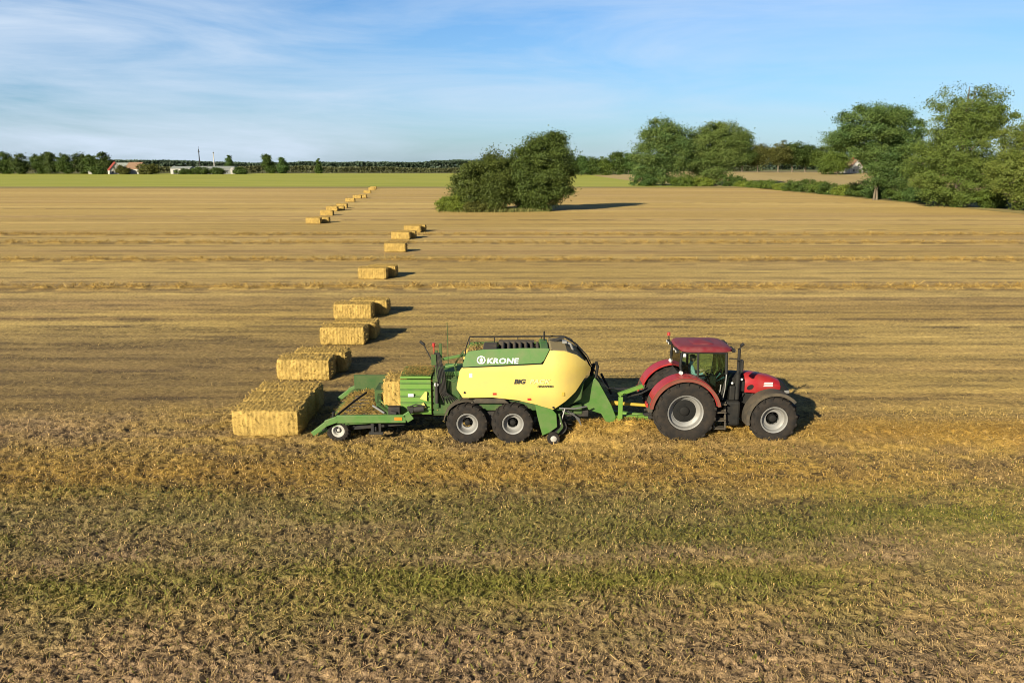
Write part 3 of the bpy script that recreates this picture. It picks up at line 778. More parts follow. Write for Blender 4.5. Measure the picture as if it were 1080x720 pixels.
for i, (x, y, r_, h_, hue, lab) in enumerate([
        (-366, 765, 5.0, 8.0, BROWNISH, 'brownish bush right of the red roofed house'), (-345, 770, 10.5, 11.5, (0.085,0.085,0.03), 'large round dark bush between the house and the grey halls'),
        (-391, 766, 5.0, 7.8, DEEP, 'dark bush in front of the red roofed house on its left'),
        (-316, 780, 8, 5.0, DEEP, 'dark low bush in front of the white hall'), (-299, 778, 9, 6.5, DEEP, 'dark low bush in front of the long grey hall'), (-283, 780, 7, 5.5, DEEP, 'dark low bush near the right end of the long grey hall'), (-262, 782, 6, 6.5, DEEP, 'dark bush right of the small white shed')]):
    bush('garden_bush', lab, (x, y, 0), [(0,0,h_*0.45,r_,r_*0.8,h_*0.55),(r_*0.5,0,h_*0.35,r_*0.7,r_*0.7,h_*0.4)], 70, 36, 0.8, 1.1, hue, 240 + i, group='bushes around the farmstead')
tree('leaning_tree', 'broad wind leaned tree on the horizon left of the pointed one', 'tree', (-254, 850, 0), [(0,0,9,5.5,5,6),(-2.0,0,15,3.4,4,4.2),(3,0,5,5,4,5)], 17, 0.4, 90, 36, 0.9, 1.4, DEEP, 251, limbs=4)
tree('pointed_tree', 'pointed tree on the horizon right beside the wind leaned one', 'tree', (-239, 850, 0), [(0,0,6,5,5,6),(-0.6,0,12,2.2,2.5,4.5)], 15, 0.35, 80, 36, 0.85, 1.2, BLUISH, 252, limbs=4)
tree('slim_tree', 'very slim dark poplar alone on the horizon', 'tree', (-204, 860, 0), [(0,0,8,1.9,2,8.0),(0,0,4,3.4,3,4)], 15, 0.3, 80, 34, 0.8, 0.9, DEEP, 253, limbs=3)
tree('conifer_tree', 'small dark conifer on the horizon above the grey halls', 'tree', (-312, 900, 0), [(0,0,11,2.8,3,8),(0,0,6,5,4,5)], 18, 0.35, 80, 34, 0.8, 1.1, BLUISH, 254, limbs=3)

# far woods that read as one mass
def mass(name, label, x0, x1, y, depth, hmin, hmax, n, size, hue, seed):
    g = np.random.default_rng(seed)
    x = g.uniform(x0, x1, n); yy = y + g.uniform(0, depth, n)
    top = hmin + (hmax - hmin) * fbm(x / 95, x * 0 + 3, seed, 4)
    z = top * (1 - g.random(n) ** 2.2 * 0.98)
    nrm = g.normal(size=(n, 3)) + np.array([0, -0.8, 0.6]); nrm /= np.linalg.norm(nrm, axis=1)[:, None]
    a = np.cross(nrm, g.normal(size=(n, 3))); a /= np.linalg.norm(a, axis=1)[:, None]; b = np.cross(nrm, a)
    s = (size * (0.5 + g.random(n)))[:, None]; p = np.stack([x, yy, z], 1)
    v = np.stack([p - a * s, p - b * s * 0.6, p + a * s, p + b * s * 0.6], 1).reshape(-1, 3)
    c = np.array(hue) * (0.7 + 0.6 * vnoise(x / 14, yy / 14, seed + 2))[:, None] * (0.8 + 0.4 * g.random(n))[:, None]
    tag(link_mesh(name, np_mesh(name, v, np.arange(4 * n).reshape(n, 4), np.repeat(c, 4, axis=0)), M['leaf']), label, 'woodland', kind='stuff')
mass('woodland', 'long dark far off wood along the whole horizon', -1150, 1300, 1480, 60, 9.0, 20.0, 60000, 2.3, (0.05, 0.075, 0.045), 301)
mass('hedgerow', 'low olive far hedgerow along the end of the green field', -900, -40, 930, 16, 3.0, 9.5, 30000, 1.0, (0.085, 0.09, 0.035), 302)
mass('hedgerow', 'low far hedgerow behind the grove and the two big trees', -30, 240, 780, 12, 3.0, 9.0, 14000, 0.9, (0.07, 0.085, 0.035), 303)

# ------------------------------------------------------------------ farm buildings
def gable_house(name, label, loc, rz, w, d, wall_h, roof_h, wall_m, roof_m, windows=(), doors=(), chimney=None, over=0.5):
    """w along local x (the ridge runs along y when seen on the gable), d deep."""
    root = empty(name, loc, rz); tag(root, label, 'building')
    MB().prism([(-w/2,0),(w/2,0),(w/2,wall_h),(0,wall_h+roof_h),(-w/2,wall_h)], 0, d).build('wall', wall_m, root)
    rt = MB()
    for s in (-1, 1):
        e = (s*(w/2+over), wall_h - over*roof_h/(w/2))
        rt.prism([(0, wall_h+roof_h+0.05), (0, wall_h+roof_h+0.4), (e[0], e[1]+0.4), (e[0], e[1]+0.05)], -over, d+over)
    rf = rt.build('roof', roof_m, root)
    if chimney: MB().box((chimney[0]-0.5, chimney[1]-0.5, wall_h+roof_h*0.4), (chimney[0]+0.5, chimney[1]+0.5, wall_h+roof_h+1.4)).build('chimney', M['brick'], rf)
    for x, z, ww, hh in windows:
        fr = MB().box((x-ww/2-0.12, -0.08, z-0.12), (x+ww/2+0.12, -0.003, z+hh+0.12)).build('window', M['wall_white'], root)
        MB().box((x-ww/2, -0.12, z), (x+ww/2, -0.083, z+hh)).build('pane', M['win_dark'], fr)
    for x, ww, hh in doors:
        MB().box((x-ww/2, -0.09, 0.02), (x+ww/2, -0.004, hh)).build('door', M['win_dark'], root)
    return root

gable_house('farmhouse', 'white gabled farmhouse with red tiled roof, left of centre on the horizon', (-379, 780, 0), R(32), 11, 19, 4.2, 6.6, M['wall_white'], M['brick'],
            windows=[(-3,1.2,1.4,1.8),(0,1.2,1.4,1.8),(3,1.2,1.4,1.8),(-1.8,5.4,1.3,1.7),(1.8,5.4,1.3,1.7)], chimney=(0, 9))
gable_house('farm_barn', 'brown roofed barn joined to the right of the red roofed house', (-362, 800, 0), R(66), 12, 18, 5.0, 6.0, M['wall_white'], M['brown_tile'], windows=[(-3,1.5,1.4,1.6),(3,1.5,1.4,1.6)], doors=[(0,3,3.4)])
gable_house('grain_shed', 'shed with pale green grey roof between the plantation and the red roofed house', (-380, 830, 0), R(90), 16, 26, 5.0, 5.5, M['wall_grey'], M['grey_roof'], doors=[(0,5,4)])
gable_house('garden_shed', 'small white shed at the right foot of the plantation', (-402, 782, 0), R(20), 9, 7, 2.4, 2.0, M['wall_white'], M['wall_white'], doors=[(1,2.4,2.0)], over=0.3)

def hall(name, label, loc, w, d, h, wall_m, roof_m, doors=(), windows=()):
    root = empty(name, loc); tag(root, label, 'building')
    MB().box((-w/2,0,0), (w/2,d,h)).build('wall', wall_m, root)
    MB().prism_z([(-w/2-.4,-.4),(w/2+.4,-.4),(w/2+.4,d+.4),(-w/2-.4,d+.4)], h+0.003, h+0.35).loft(
        [[(-w/2-.4,-.4,h+.36),(w/2+.4,-.4,h+.36),(w/2+.4,d+.4,h+.36),(-w/2-.4,d+.4,h+.36)], [(-w/2-.4,d*0.45,h+2.2),(w/2+.4,d*0.45,h+2.2),(w/2+.4,d*0.55,h+2.2),(-w/2-.4,d*0.55,h+2.2)]]).build('roof', roof_m, root)
    for x, ww, hh in doors: MB().box((x-ww/2, -0.09, 0.02), (x+ww/2, -0.004, hh)).build('door', M['win_dark'], root)
    for x, z, ww, hh in windows: MB().box((x-ww/2, -0.09, z), (x+ww/2, -0.004, z+hh)).build('window', M['win_dark'], root)
    return root
hall('white_hall', 'white hall with dark door openings left of the long grey hall', (-326, 800, 0), 19, 16, 5.2, M['wall_white'], M['grey_roof'], doors=[(-5,3.5,3.8),(3,4,3.8)], windows=[(7.5,2,1.5,1.5)])
hall('grey_hall', 'long grey hall with pale flat roof behind low dark bushes', (-296, 806, 0), 38, 22, 5.4, M['wall_grey'], M['grey_roof'], doors=[(-8,4,4),(8,4,4)], windows=[(-14,2.5,3,1.2),(0,2.5,3,1.2),(14,2.5,3,1.2)])
hall('white_shed', 'small white shed at the right end of the long grey hall', (-271, 800, 0), 11, 9, 4.0, M['wall_white'], M['wall_white'], doors=[(1,3,3)])
gable_house('cottage', 'small brown roofed cottage half hidden behind the right trees', (209, 494, 3.6), R(12), 9, 12, 3.6, 4.6, M['wall_white'], M['brown_tile'], windows=[(-2,1.1,1.2,1.4),(2,1.1,1.2,1.4)], chimney=(0,5))
hall('white_outbuilding', 'white outbuilding seen under the leaves of the right trees', (219.5, 488, 3.5), 9, 7, 3.2, M['wall_white'], M['wall_white'], windows=[(-2,1.2,1.2,1.1),(2,1.2,1.2,1.1)])

t_ = empty('radio_mast', (-377, 985, 0)); tag(t_, 'thin dark mast standing behind the grey halls', 'mast')
MB().tube([(0,0,0),(0,0,14),(0,0,27)], [0.75,0.6,0.45], 10).build('pole', M['chassis'], t_)
MB().box((-0.9,-0.9,24.2),(0.9,0.9,25.0)).build('antenna_platform', M['chassis'], t_)
MB().tube([(0,0,27),(0,0,30.5)], 0.16, 8).build('antenna', M['chassis'], t_)
t_ = empty('white_tower', (-303, 830, 0)); tag(t_, 'slender white tower in front of the horizon wood, right of the dark mast', 'tower')
MB().tube([(0,0,0),(0,0,10),(0,0,20.5)], [0.7,0.55,0.42], 14).build('shaft', M['wall_white'], t_, smooth=True)
MB().tube([(0,0,20.503),(0,0,21.2)], 0.75, 14).build('cap', M['wall_grey'], t_)
MB().tube([(0,0,21.2),(0,0,23.0)], 0.10, 6).build('lightning_rod', M['chassis'], t_)
MB().box((-1.2,-1.2,0),(1.2,1.2,0.5)).build('footing', M['wall_grey'], t_)

# a white marker stone in the hedge gap, pale in the sun
mb = MB(); mb.sphere((0,0,0.55), 0.75, 12, 0.85)
st = mb.build('field_stone', M['wall_white']); st.location = (94.2, 322, 0)
for vtx in st.data.vertices:
    vtx.co += Vector((math.sin(vtx.co.z*7+vtx.co.x*5), math.cos(vtx.co.x*6), math.sin(vtx.co.y*8))) * 0.06
tag(st, 'pale boulder lying by the far left end of the hedge', 'stone')

# ------------------------------------------------------------------ straw bales
def bale_mesh(seed, L=2.28, Wd=1.2, H=0.9):
    g = np.random.default_rng(seed)
    nx, ny, nz_ = 56, 26, 20
    V, F = [], []
    def face(o, u, v, nu, nv):
        b = len(V)
        for j in range(nv + 1):
            for i in range(nu + 1):
                V.append(o + u * (i / nu) + v * (j / nv))
        for j in range(nv):
            for i in range(nu):
                a = b + j * (nu + 1) + i
                F.append((a, a + 1, a + nu + 2, a + nu + 1))
    A = np.array
    x, y = L / 2, Wd / 2
    face(A([-x,-y,0.]), A([L,0,0.]), A([0,0,H]), nx, nz_); face(A([x,y,0.]), A([-L,0,0.]), A([0,0,H]), nx, nz_)
    face(A([x,-y,0.]), A([0,Wd,0.]), A([0,0,H]), ny, nz_); face(A([-x,y,0.]), A([0,-Wd,0.]), A([0,0,H]), ny, nz_)
    face(A([-x,-y,H]), A([L,0,0.]), A([0,Wd,0.]), nx, ny)
    V = np.array(V)
    # rounded corners and edges, flakes pressed along the length, ragged straw
    hc = A([0, 0, H / 2]); q = (V - hc) / A([x, y, H / 2])
    rnd = 0.10
    p = np.abs(q) ** 9
    nrm = p.sum(1) ** (1 / 9)
    V = hc + (V - hc) / nrm[:, None] ** 0.8
    flake = 0.010 * np.sin(V[:, 0] * 42 + 3 * vnoise(V[:, 0] * 4, V[:, 1] * 2, seed))
    rough = (fbm(V[:, 0] * 9 + V[:, 2] * 7, V[:, 1] * 9 - V[:, 2] * 5, seed + 1) - 0.5) * 0.055 + (vnoise(V[:, 0] * 22 + 31 * V[:, 2], V[:, 1] * 22 + 17 * V[:, 2], seed + 2) - 0.5) * 0.02
    dirv = np.sign(q) * np.abs(q) ** 6; dirv /= np.linalg.norm(dirv, axis=1)[:, None] + 1e-6
    V = V + dirv * (flake + rough)[:, None]
    # grooves where the six strings bite into the straw
    V[:, 2] = np.maximum(V[:, 2], 0.0)
    tone = mixc(np.tile(STRAW * 0.80, (len(V), 1)), np.tile(STRAW * 1.04, (len(V), 1)), smooth(0.3, 0.7, fbm(V[:, 0] * 5, V[:, 1] * 6 + V[:, 2] * 5, seed + 4)))
    tone *= (0.85 + 0.3 * vnoise(V[:, 0] * 18, V[:, 1] * 3 + V[:, 2] * 3, seed + 6))[:, None]
    F = np.array(F)
    # stray straws sticking out
    n = 900
    k = g.integers(0, len(V), n)
    p0 = V[k]; d = dirv[k] * 0.5 + g.normal(size=(n, 3)) * 0.7; d /= np.linalg.norm(d, axis=1)[:, None]
    ln = (0.05 + 0.10 * g.random(n))[:, None]
    s = np.cross(d, g.normal(size=(n, 3))); s /= np.linalg.norm(s, axis=1)[:, None]; s *= 0.008
    sv = np.stack([p0 - s, p0 + s, p0 + s + d * ln, p0 - s + d * ln], 1).reshape(-1, 3)
    sv[:, 2] = np.maximum(sv[:, 2], 0.01)
    sc_ = np.repeat(np.tile(STRAW * 0.95, (n, 1)) * (0.75 + 0.4 * g.random(n))[:, None], 4, axis=0)
    F2 = np.arange(4 * n).reshape(n, 4) + len(V)
    me = np_mesh('straw_bale', np.concatenate([V, sv]), np.concatenate([F, F2]), np.concatenate([tone, sc_]), True)
    me.materials.append(M['straw'])
    return me
BALES = [bale_mesh(400 + 9 * k) for k in range(5)]
bale_list = [  # right end x, near face y, label
    (-6.98, 24.95, 'large straw bale nearest the camera, right behind the trailer tail'),
    (-7.02, 26.20, 'middle straw bale of the three lying right behind the trailer tail'),
    (-7.00, 27.45, 'farthest straw bale of the three lying right behind the trailer tail'),
    (-7.52, 31.95, 'nearer straw bale of the pair just beyond the trailer'),
    (-7.12, 33.25, 'farther straw bale of the pair just beyond the trailer, shifted right'),
    (-7.29, 38.64, 'nearer straw bale of the second pair up the field from the trailer'),
    (-6.95, 39.95, 'farther straw bale of the second pair up the field from the trailer'),
    (-8.10, 45.37, 'nearer straw bale of the third pair up the field from the trailer'),
    (-7.40, 46.75, 'farther straw bale of the third pair up the field, shifted well right'),
    (-9.79, 61.89, 'nearer straw bale of the pair lying between two swath rows'),
    (-9.25, 63.30, 'farther straw bale of the pair lying between two swath rows'),
    (-10.88, 81.87, 'single straw bale left of the others in the middle of the field'),
    (-12.26, 96.16, 'nearer straw bale of the last but one pair on the near line'),
    (-11.75, 97.60, 'farther straw bale of the last but one pair on the near line'),
    (-12.07, 106.2, 'nearer straw bale of the last pair on the near line, level with the grove'),
    (-11.60, 107.7, 'farther straw bale of the last pair on the near line, level with the grove'),
    (-29.2, 122.4, 'nearest straw bale of the far line running to the green field'),
    (-28.3, 124.2, 'second straw bale of the far line, close behind its nearest one'),
    (-31.66, 142.2, 'straw bale standing alone in the far line before the bunch of three'),
    (-33.86, 156.4, 'first straw bale of the bunch of three in the far line'),
    (-33.1, 158.6, 'second straw bale of the bunch of three in the far line'),
    (-34.27, 167.5, 'third straw bale of the bunch of three in the far line'),
    (-38.15, 195.8, 'straw bale alone beyond the bunch of three in the far line'),
    (-40.14, 215.3, 'nearer straw bale of the small pair far up the far line'),
    (-39.4, 219.0, 'farther straw bale of the small pair far up the far line'),
    (-44.51, 255.1, 'third straw bale from the far end of the far line'),
    (-48.6, 287.0, 'last but one straw bale of the far line near the green field'),
    (-50.26, 300.4, 'very last straw bale of the far line at the field end')]
for i, (x, y, lab) in enumerate(bale_list):
    o = bpy.data.objects.new('straw_bale', BALES[i % 5]); col.objects.link(o)
    o.location = (x - 1.14, y + 0.62, 0.0)
    o.rotation_euler = (0, 0, R(random.uniform(-1.6, 1.6)) + (math.pi if i % 2 else 0))
    tag(o, lab, 'straw bale', 'straw bales lying in the field')
#@@PART3
# ------------------------------------------------------------------ machine helpers
def tyre_shape(r, w, rim_r, lugs, lug_h=0.05, n=56):
    """Tyre about the y axis, outer side wall at y = -w/2, with slanted tread bars."""
    h = w / 2
    mb = MB()
    mb.lathe([(-h*0.72, rim_r), (-h*0.92, rim_r+0.04), (-h*1.0, rim_r+(r-rim_r)*0.45), (-h*0.97, r-0.10), (-h*0.84, r-0.035), (-h*0.4, r), (h*0.4, r), (h*0.84, r-0.035), (h*0.97, r-0.10), (h, rim_r+(r-rim_r)*0.45), (h*0.92, rim_r+0.04), (h*0.72, rim_r)], n, cap=False)
    for k in range(lugs):
        for sgn in (-1, 1):
            t0 = 2*math.pi*(k + (0.25 if sgn > 0 else -0.25))/lugs
            sweep = 0.9*math.pi/lugs*1.6
            rings = []
            for q in (0.0, 0.5, 1.0):
                y = sgn*h*(0.04 + 0.98*q); t = t0 + sweep*q
                rr = r - 0.02 - (0.05*max(0, q-0.6)/0.4)
                wd = 0.34*2*math.pi/lugs
                ring = []
                for (dt, dr) in ((-wd/2, -0.02), (wd/2, -0.02), (wd*0.36, lug_h), (-wd*0.36, lug_h)):
                    a = t + dt
                    ring.append((math.cos(a)*(rr+dr), y, math.sin(a)*(rr+dr)))
                rings.append(ring)
            mb.loft(rings)
    return mb

def rim_shape(w, rim_r, near=True):
    h = w / 2
    mb = MB()
    # flange, barrel stepping inward and disc, seen from the -y side
    mb.lathe([(-h*0.80, rim_r+0.025), (-h*0.84, rim_r+0.012), (-h*0.80, rim_r-0.025), (-h*0.62, rim_r-0.045), (-h*0.45, rim_r-0.06), (-h*0.40, rim_r*0.80), (-h*0.22, rim_r*0.70), (-h*0.18, rim_r*0.52), (h*0.1, rim_r*0.5), (h*0.2, rim_r-0.05), (h*0.8, rim_r+0.02)], 44, cap=False)
    return mb

def wheel(parent, loc, r, w, rim_r, lugs, rim_m, hub_m, flip=False, studs=8, dark_disc=False):
    """wheel > tyre, rim; the wheel's own mesh is the hub with its studs."""
    mb = MB()
    h = w / 2
    mb.lathe([(-h*0.42, 0.0), (-h*0.42, rim_r*0.20), (-h*0.36, rim_r*0.26), (-h*0.30, rim_r*0.28), (-h*0.12, rim_r*0.30), (h*0.3, rim_r*0.30)], 24)
    for k in range(studs):
        a = 2*math.pi*k/studs; c, s = math.cos(a)*rim_r*0.40, math.sin(a)*rim_r*0.40
        mb.tube([(c, -h*0.24, s), (c, -h*0.10, s)], rim_r*0.035, 6)
    if dark_disc:
        mb.lathe([(-h*0.215, rim_r*0.24), (-h*0.215, rim_r*0.70), (-h*0.20, rim_r*0.72)], 36, cap=False)
    o = mb.build('wheel', hub_m, parent, smooth=True)
    o.location = loc
    if flip: o.rotation_euler = (0, 0, math.pi)
    tyre_shape(r, w, rim_r, lugs).build('tyre', M['tyre'], o, smooth=True)
    rim_shape(w, rim_r).build('rim', rim_m, o, smooth=True)
    return o

def lettering(name, text, size, m, parent, loc, tilt=90.0, shear=0.0, offset=0.0, spacing=1.0, sx=1.0, thick=0.004):
    cu = bpy.data.curves.new(name, 'FONT')
    cu.body = text; cu.size = size; cu.shear = shear; cu.offset = offset; cu.extrude = thick
    cu.space_character = spacing; cu.resolution_u = 3
    tmp = bpy.data.objects.new(name + '_tmp', cu); col.objects.link(tmp)
    bpy.context.view_layer.update()
    me = bpy.data.meshes.new_from_object(tmp.evaluated_get(bpy.context.evaluated_depsgraph_get()))
    bpy.data.objects.remove(tmp); bpy.data.curves.remove(cu)
    me.materials.clear()
    o = link_mesh(name, me, m, parent)
    o.location = loc; o.rotation_euler = (R(tilt), 0, 0); o.scale = (sx, 1, 1)
    return o

def interp(pts, x):
    for (x0, z0), (x1, z1) in zip(pts, pts[1:]):
        if x0 <= x <= x1: return z0 + (z1 - z0) * (x - x0) / max(1e-6, x1 - x0)
    return pts[0][1] if x < pts[0][0] else pts[-1][1]

def skin_panel(top, bottom, xs, yf, thick, rows=10):
    """Sheet panel between two outlines over x; yf(x, z) gives its depth."""
    mb = MB(); sheets = []
    for off in (0, thick):
        g = []
        for x in xs:
            zt, zb = interp(top, x), interp(bottom, x)
            g.append([mb.bm.verts.new((x, yf(x, zb + (zt - zb)*j/rows) + off, zb + (zt - zb)*j/rows)) for j in range(rows + 1)])
        sheets.append(g)
    n = len(xs)
    for g in sheets:
        for i in range(n - 1):
            for j in range(rows): mb._face([g[i][j], g[i+1][j], g[i+1][j+1], g[i][j+1]])
    a, b = sheets
    for i in range(n - 1):
        mb._face([a[i][0], b[i][0], b[i+1][0], a[i+1][0]]); mb._face([a[i][rows], a[i+1][rows], b[i+1][rows], b[i][rows]])
    for j in range(rows):
        mb._face([a[0][j], a[0][j+1], b[0][j+1], b[0][j]]); mb._face([a[-1][j], b[-1][j], b[-1][j+1], a[-1][j+1]])
    return mb

# ------------------------------------------------------------------ the tractor (x forward, -y towards the camera)
T = empty('tractor', (5.55, 25.6, 0))
tag(T, 'dusty red four wheel tractor with black exhaust pulling the baler', 'tractor')
ch = MB()
ch.box((-0.55,-0.34,0.62), (1.35,0.34,1.30)).box((1.2,-0.27,0.55), (3.35,0.27,1.05))
ch.box((-0.95,-0.28,0.55), (-0.5,0.28,1.05))
ch.tube([(0,-0.95,1.02),(0,0.95,1.02)], 0.17, 14).tube([(2.88,-0.9,0.76),(2.88,0.9,0.76)], 0.12, 12)
ch.box((3.3,-0.30,0.60), (3.55,0.30,1.1))
ch.build('chassis', M['chassis'], T, bevel=0.03)
eng = MB(); eng.box((1.45,-0.33,1.04), (3.25,0.33,1.50))
for k in range(5): eng.tube([(1.6+k*0.32,-0.36,1.15),(1.75+k*0.32,-0.37,1.42)], 0.045, 8)
eng.build('engine', M['black'], T, bevel=0.03)

def hood_ring(x, hw, zt, zb, sh=0.16):
    return [(x,-hw,zb),(x,-hw*1.02,zb+(zt-zb)*0.5),(x,-hw*0.96,zt-sh),(x,-hw*0.72,zt-sh*0.28),(x,-hw*0.3,zt),(x,hw*0.3,zt),(x,hw*0.72,zt-sh*0.28),(x,hw*0.96,zt-sh),(x,hw*1.02,zb+(zt-zb)*0.5),(x,hw,zb)]
hd = MB()
hd.loft([hood_ring(2.06,0.50,2.09,1.49), hood_ring(2.5,0.485,2.04,1.45), hood_ring(2.95,0.46,1.95,1.50), hood_ring(3.25,0.43,1.84,1.56)])
hood = hd.build('hood', M['red'], T, smooth=True, bevel=0.015)
cw = MB().loft([hood_ring(1.40,0.47,2.06,1.55), hood_ring(2.055,0.475,2.06,1.50)])
cw.build('cowl', M['black'], T, smooth=True, bevel=0.015)
for s in (-1, 1): MB().prism([(1.48,1.60),(2.05,1.53),(2.05,1.86),(1.95,1.98),(1.48,1.99)], s*0.487-0.012, s*0.487+0.012).build('hood_vent', M['black'], hood)
for s in (-1, 1):
    MB().prism([(2.24+0.11*math.cos(t*math.pi/8), 1.66+0.085*math.sin(t*math.pi/8)+0.03*math.cos(t*math.pi/8)) for t in range(16)], s*0.497-0.01, s*0.497+0.01).build('air_inlet', M['black'], hood)
for s in (-1, 1):
    dc = MB()
    for q in range(3): dc.prism([(2.66+q*0.02,1.68+q*0.052),(2.98,1.68+q*0.052),(2.98,1.715+q*0.052),(2.66+q*0.02,1.715+q*0.052)], s*0.475-0.008, s*0.482+0.008)
    dc.build('side_decal', M['white'], hood)
ns = MB()
ns.loft([hood_ring(3.255,0.425,1.83,1.12), hood_ring(3.45,0.40,1.72,1.05), hood_ring(3.60,0.33,1.52,1.08,0.10)])
nose = ns.build('grille', M['black'], T, smooth=True)
for s in (-1, 1):
    MB().box((3.40,s*0.375-0.03,1.42),(3.57,s*0.375+0.03,1.52)).build('headlight', M['steel'], nose, bevel=0.015)

# cab: frame, glass, roof, inside
posts = MB()
A0, A1 = (1.36, 1.28), (1.30, 2.82)
for s in (-1, 1):
    y0, y1 = s*0.80, s*0.76
    posts.tube([(1.20,y0,1.35),(1.36,y0,2.0),(1.33,y1,2.88)], 0.045, 8)            # front post, bowed
    posts.tube([(0.46,y0,1.60),(0.43,y0,2.2),(0.42,y1,2.88)], 0.040, 8)            # door post
    posts.tube([(-0.06,y0*0.97,2.12),(-0.14,y0*0.96,2.45),(-0.10,y1*0.97,2.88)], 0.045, 8)   # rear post
    posts.tube([(1.20,y0,1.35),(0.95,y0,1.30),(0.46,y0,1.60),(-0.06,y0*0.97,2.12)], 0.045, 8)
    posts.tube([(1.33,y1,2.87),(0.42,y1,2.89),(-0.10,y1*0.97,2.87)], 0.04, 8)
posts.tube([(-0.06,-0.776,2.12),(-0.06,0.776,2.12)], 0.045, 8).tube([(1.20,-0.8,1.37),(1.20,0.8,1.37)], 0.045, 8)
posts.build('cab_frame', M['black'], T, smooth=True)
cabin = MB()
cabin.prism([(1.18,1.02),(1.18,1.34),(0.93,1.28),(0.46,1.58),(-0.06,2.10),(-0.40,1.75),(-0.42,1.30),(0.2,1.02)], -0.76, 0.76)
cabin.build('cab_floor', M['chassis'], T, bevel=0.02)
for s in (-1, 1):
    g = MB()
    g.loft([[(0.47,s*0.805,1.62),(0.96,s*0.805,1.33),(1.19,s*0.805,1.39),(1.34,s*0.80,2.0),(1.31,s*0.765,2.86),(0.43,s*0.765,2.86)],
            [(0.47,s*0.799,1.62),(0.96,s*0.799,1.33),(1.19,s*0.799,1.39),(1.34,s*0.794,2.0),(1.31,s*0.759,2.86),(0.43,s*0.759,2.86)]])
    dr = g.build('door', M['glass'], T)
    MB().tube([(1.10,s*0.84,1.50),(1.16,s*0.86,1.62),(1.18,s*0.85,1.85)], 0.016, 6).build('handle', M['steel'], dr)
    g = MB()
    g.loft([[(0.42,s*0.80,1.66),(0.40,s*0.765,2.86),(-0.09,s*0.742,2.86),(-0.06,s*0.776,2.13)], [(0.42,s*0.794,1.66),(0.40,s*0.759,2.86),(-0.09,s*0.736,2.86),(-0.06,s*0.770,2.13)]])
    g.build('side_window', M['glass'], T)
MB().box((-0.13,-0.72,2.15),(-0.124,0.72,2.86)).build('rear_window', M['glass'], T)
MB().loft([[(1.22,-0.76,1.40),(1.22,0.76,1.40),(1.375,0.76,2.0),(1.375,-0.76,2.0)],[(1.34,-0.72,2.86),(1.34,0.72,2.86),(1.346,0.72,2.86),(1.346,-0.72,2.86)]]).build('windscreen', M['glass'], T)

def slab_ring(hx0, hx1, hy, z, n=28, p=5):
    cx, hx = (hx0+hx1)/2, (hx1-hx0)/2
    out = []
    for k in range(n):
        a = 2*math.pi*k/n; c, s = math.cos(a), math.sin(a)
        out.append((cx + hx*math.copysign(abs(c)**(2/p), c), hy*math.copysign(abs(s)**(2/p), s), z))
    return out
rf = MB().loft([slab_ring(-0.14,1.46,0.80,2.885), slab_ring(-0.20,1.58,0.87,2.92), slab_ring(-0.22,1.56,0.88,2.975), slab_ring(-0.18,1.44,0.82,3.04), slab_ring(-0.05,1.2,0.66,3.07)])
roof = rf.build('cab_roof', M['roof_red'], T, smooth=True)
MB().loft([slab_ring(0.3,1.05,0.42,3.068), slab_ring(0.33,1.02,0.40,3.085)]).build('roof_hatch', M['roof_red'], roof, smooth=True)
for x, y in ((-0.25,-0.75),(-0.25,-0.45),(-0.25,0.45),(-0.25,0.75),(1.57,-0.65),(1.57,-0.35),(1.57,0.35),(1.57,0.65)):
    lp = MB().box((x-0.05,y-0.09,2.88),(x+0.05,y+0.09,2.98)).build('work_light', M['black'], roof, bevel=0.012)
    s = -1 if x < 0 else 1
    MB().box((x+s*0.052,y-0.07,2.90),(x+s*0.060,y+0.07,2.96)).build('lamp_glass', M['white'], lp)
for s in (-1, 1):
    lp = MB().tube([(-0.02,s*0.82,2.84),(-0.04,s*0.87,2.76)], 0.05, 10).build('side_lamp', M['white'], T, smooth=True)
    lp = MB().tube([(-0.14,s*0.83,2.24),(-0.12,s*0.90,2.24)], 0.06, 10).build('side_lamp', M['white'], T, smooth=True)
bc_ = MB().tube([(-0.22,0.78,2.95),(-0.24,0.78,3.12)], 0.02, 8).build('beacon_stem', M['black'], roof)
MB().tube([(-0.24,0.78,3.12),(-0.24,0.78,3.23)], [0.06,0.05], 12).build('beacon', M['red_lens'], bc_, smooth=True)
st_ = MB().box((0.20,-0.26,1.60),(0.66,0.26,1.74)).box((0.05,-0.25,1.70),(0.20,0.25,2.35)).box((0.20,-0.34,1.92),(0.58,-0.27,1.98)).build('seat', M['black'], T, bevel=0.04)
dsh = MB().box((1.0,-0.22,1.35),(1.18,0.22,1.95)).tube([(1.06,0,1.80),(0.92,0,2.0)], 0.04, 8)
dsh.build('dashboard', M['black'], T, bevel=0.03)
sw_ = MB()
swc, ax = Vector((0.92,0,2.0)), Vector((-0.62,0,0.78))
u_ = Vector((0,1,0)); v_ = ax.cross(u_)
ring = [swc + u_*0.2*math.cos(2*math.pi*k/18) + v_*0.2*math.sin(2*math.pi*k/18) for k in range(19)]
sw_.tube(ring, 0.016, 6)
for k in (0, 6, 12): sw_.tube([swc, ring[k]], 0.012, 6)
sw_.build('steering_wheel', M['black'], T, smooth=True)

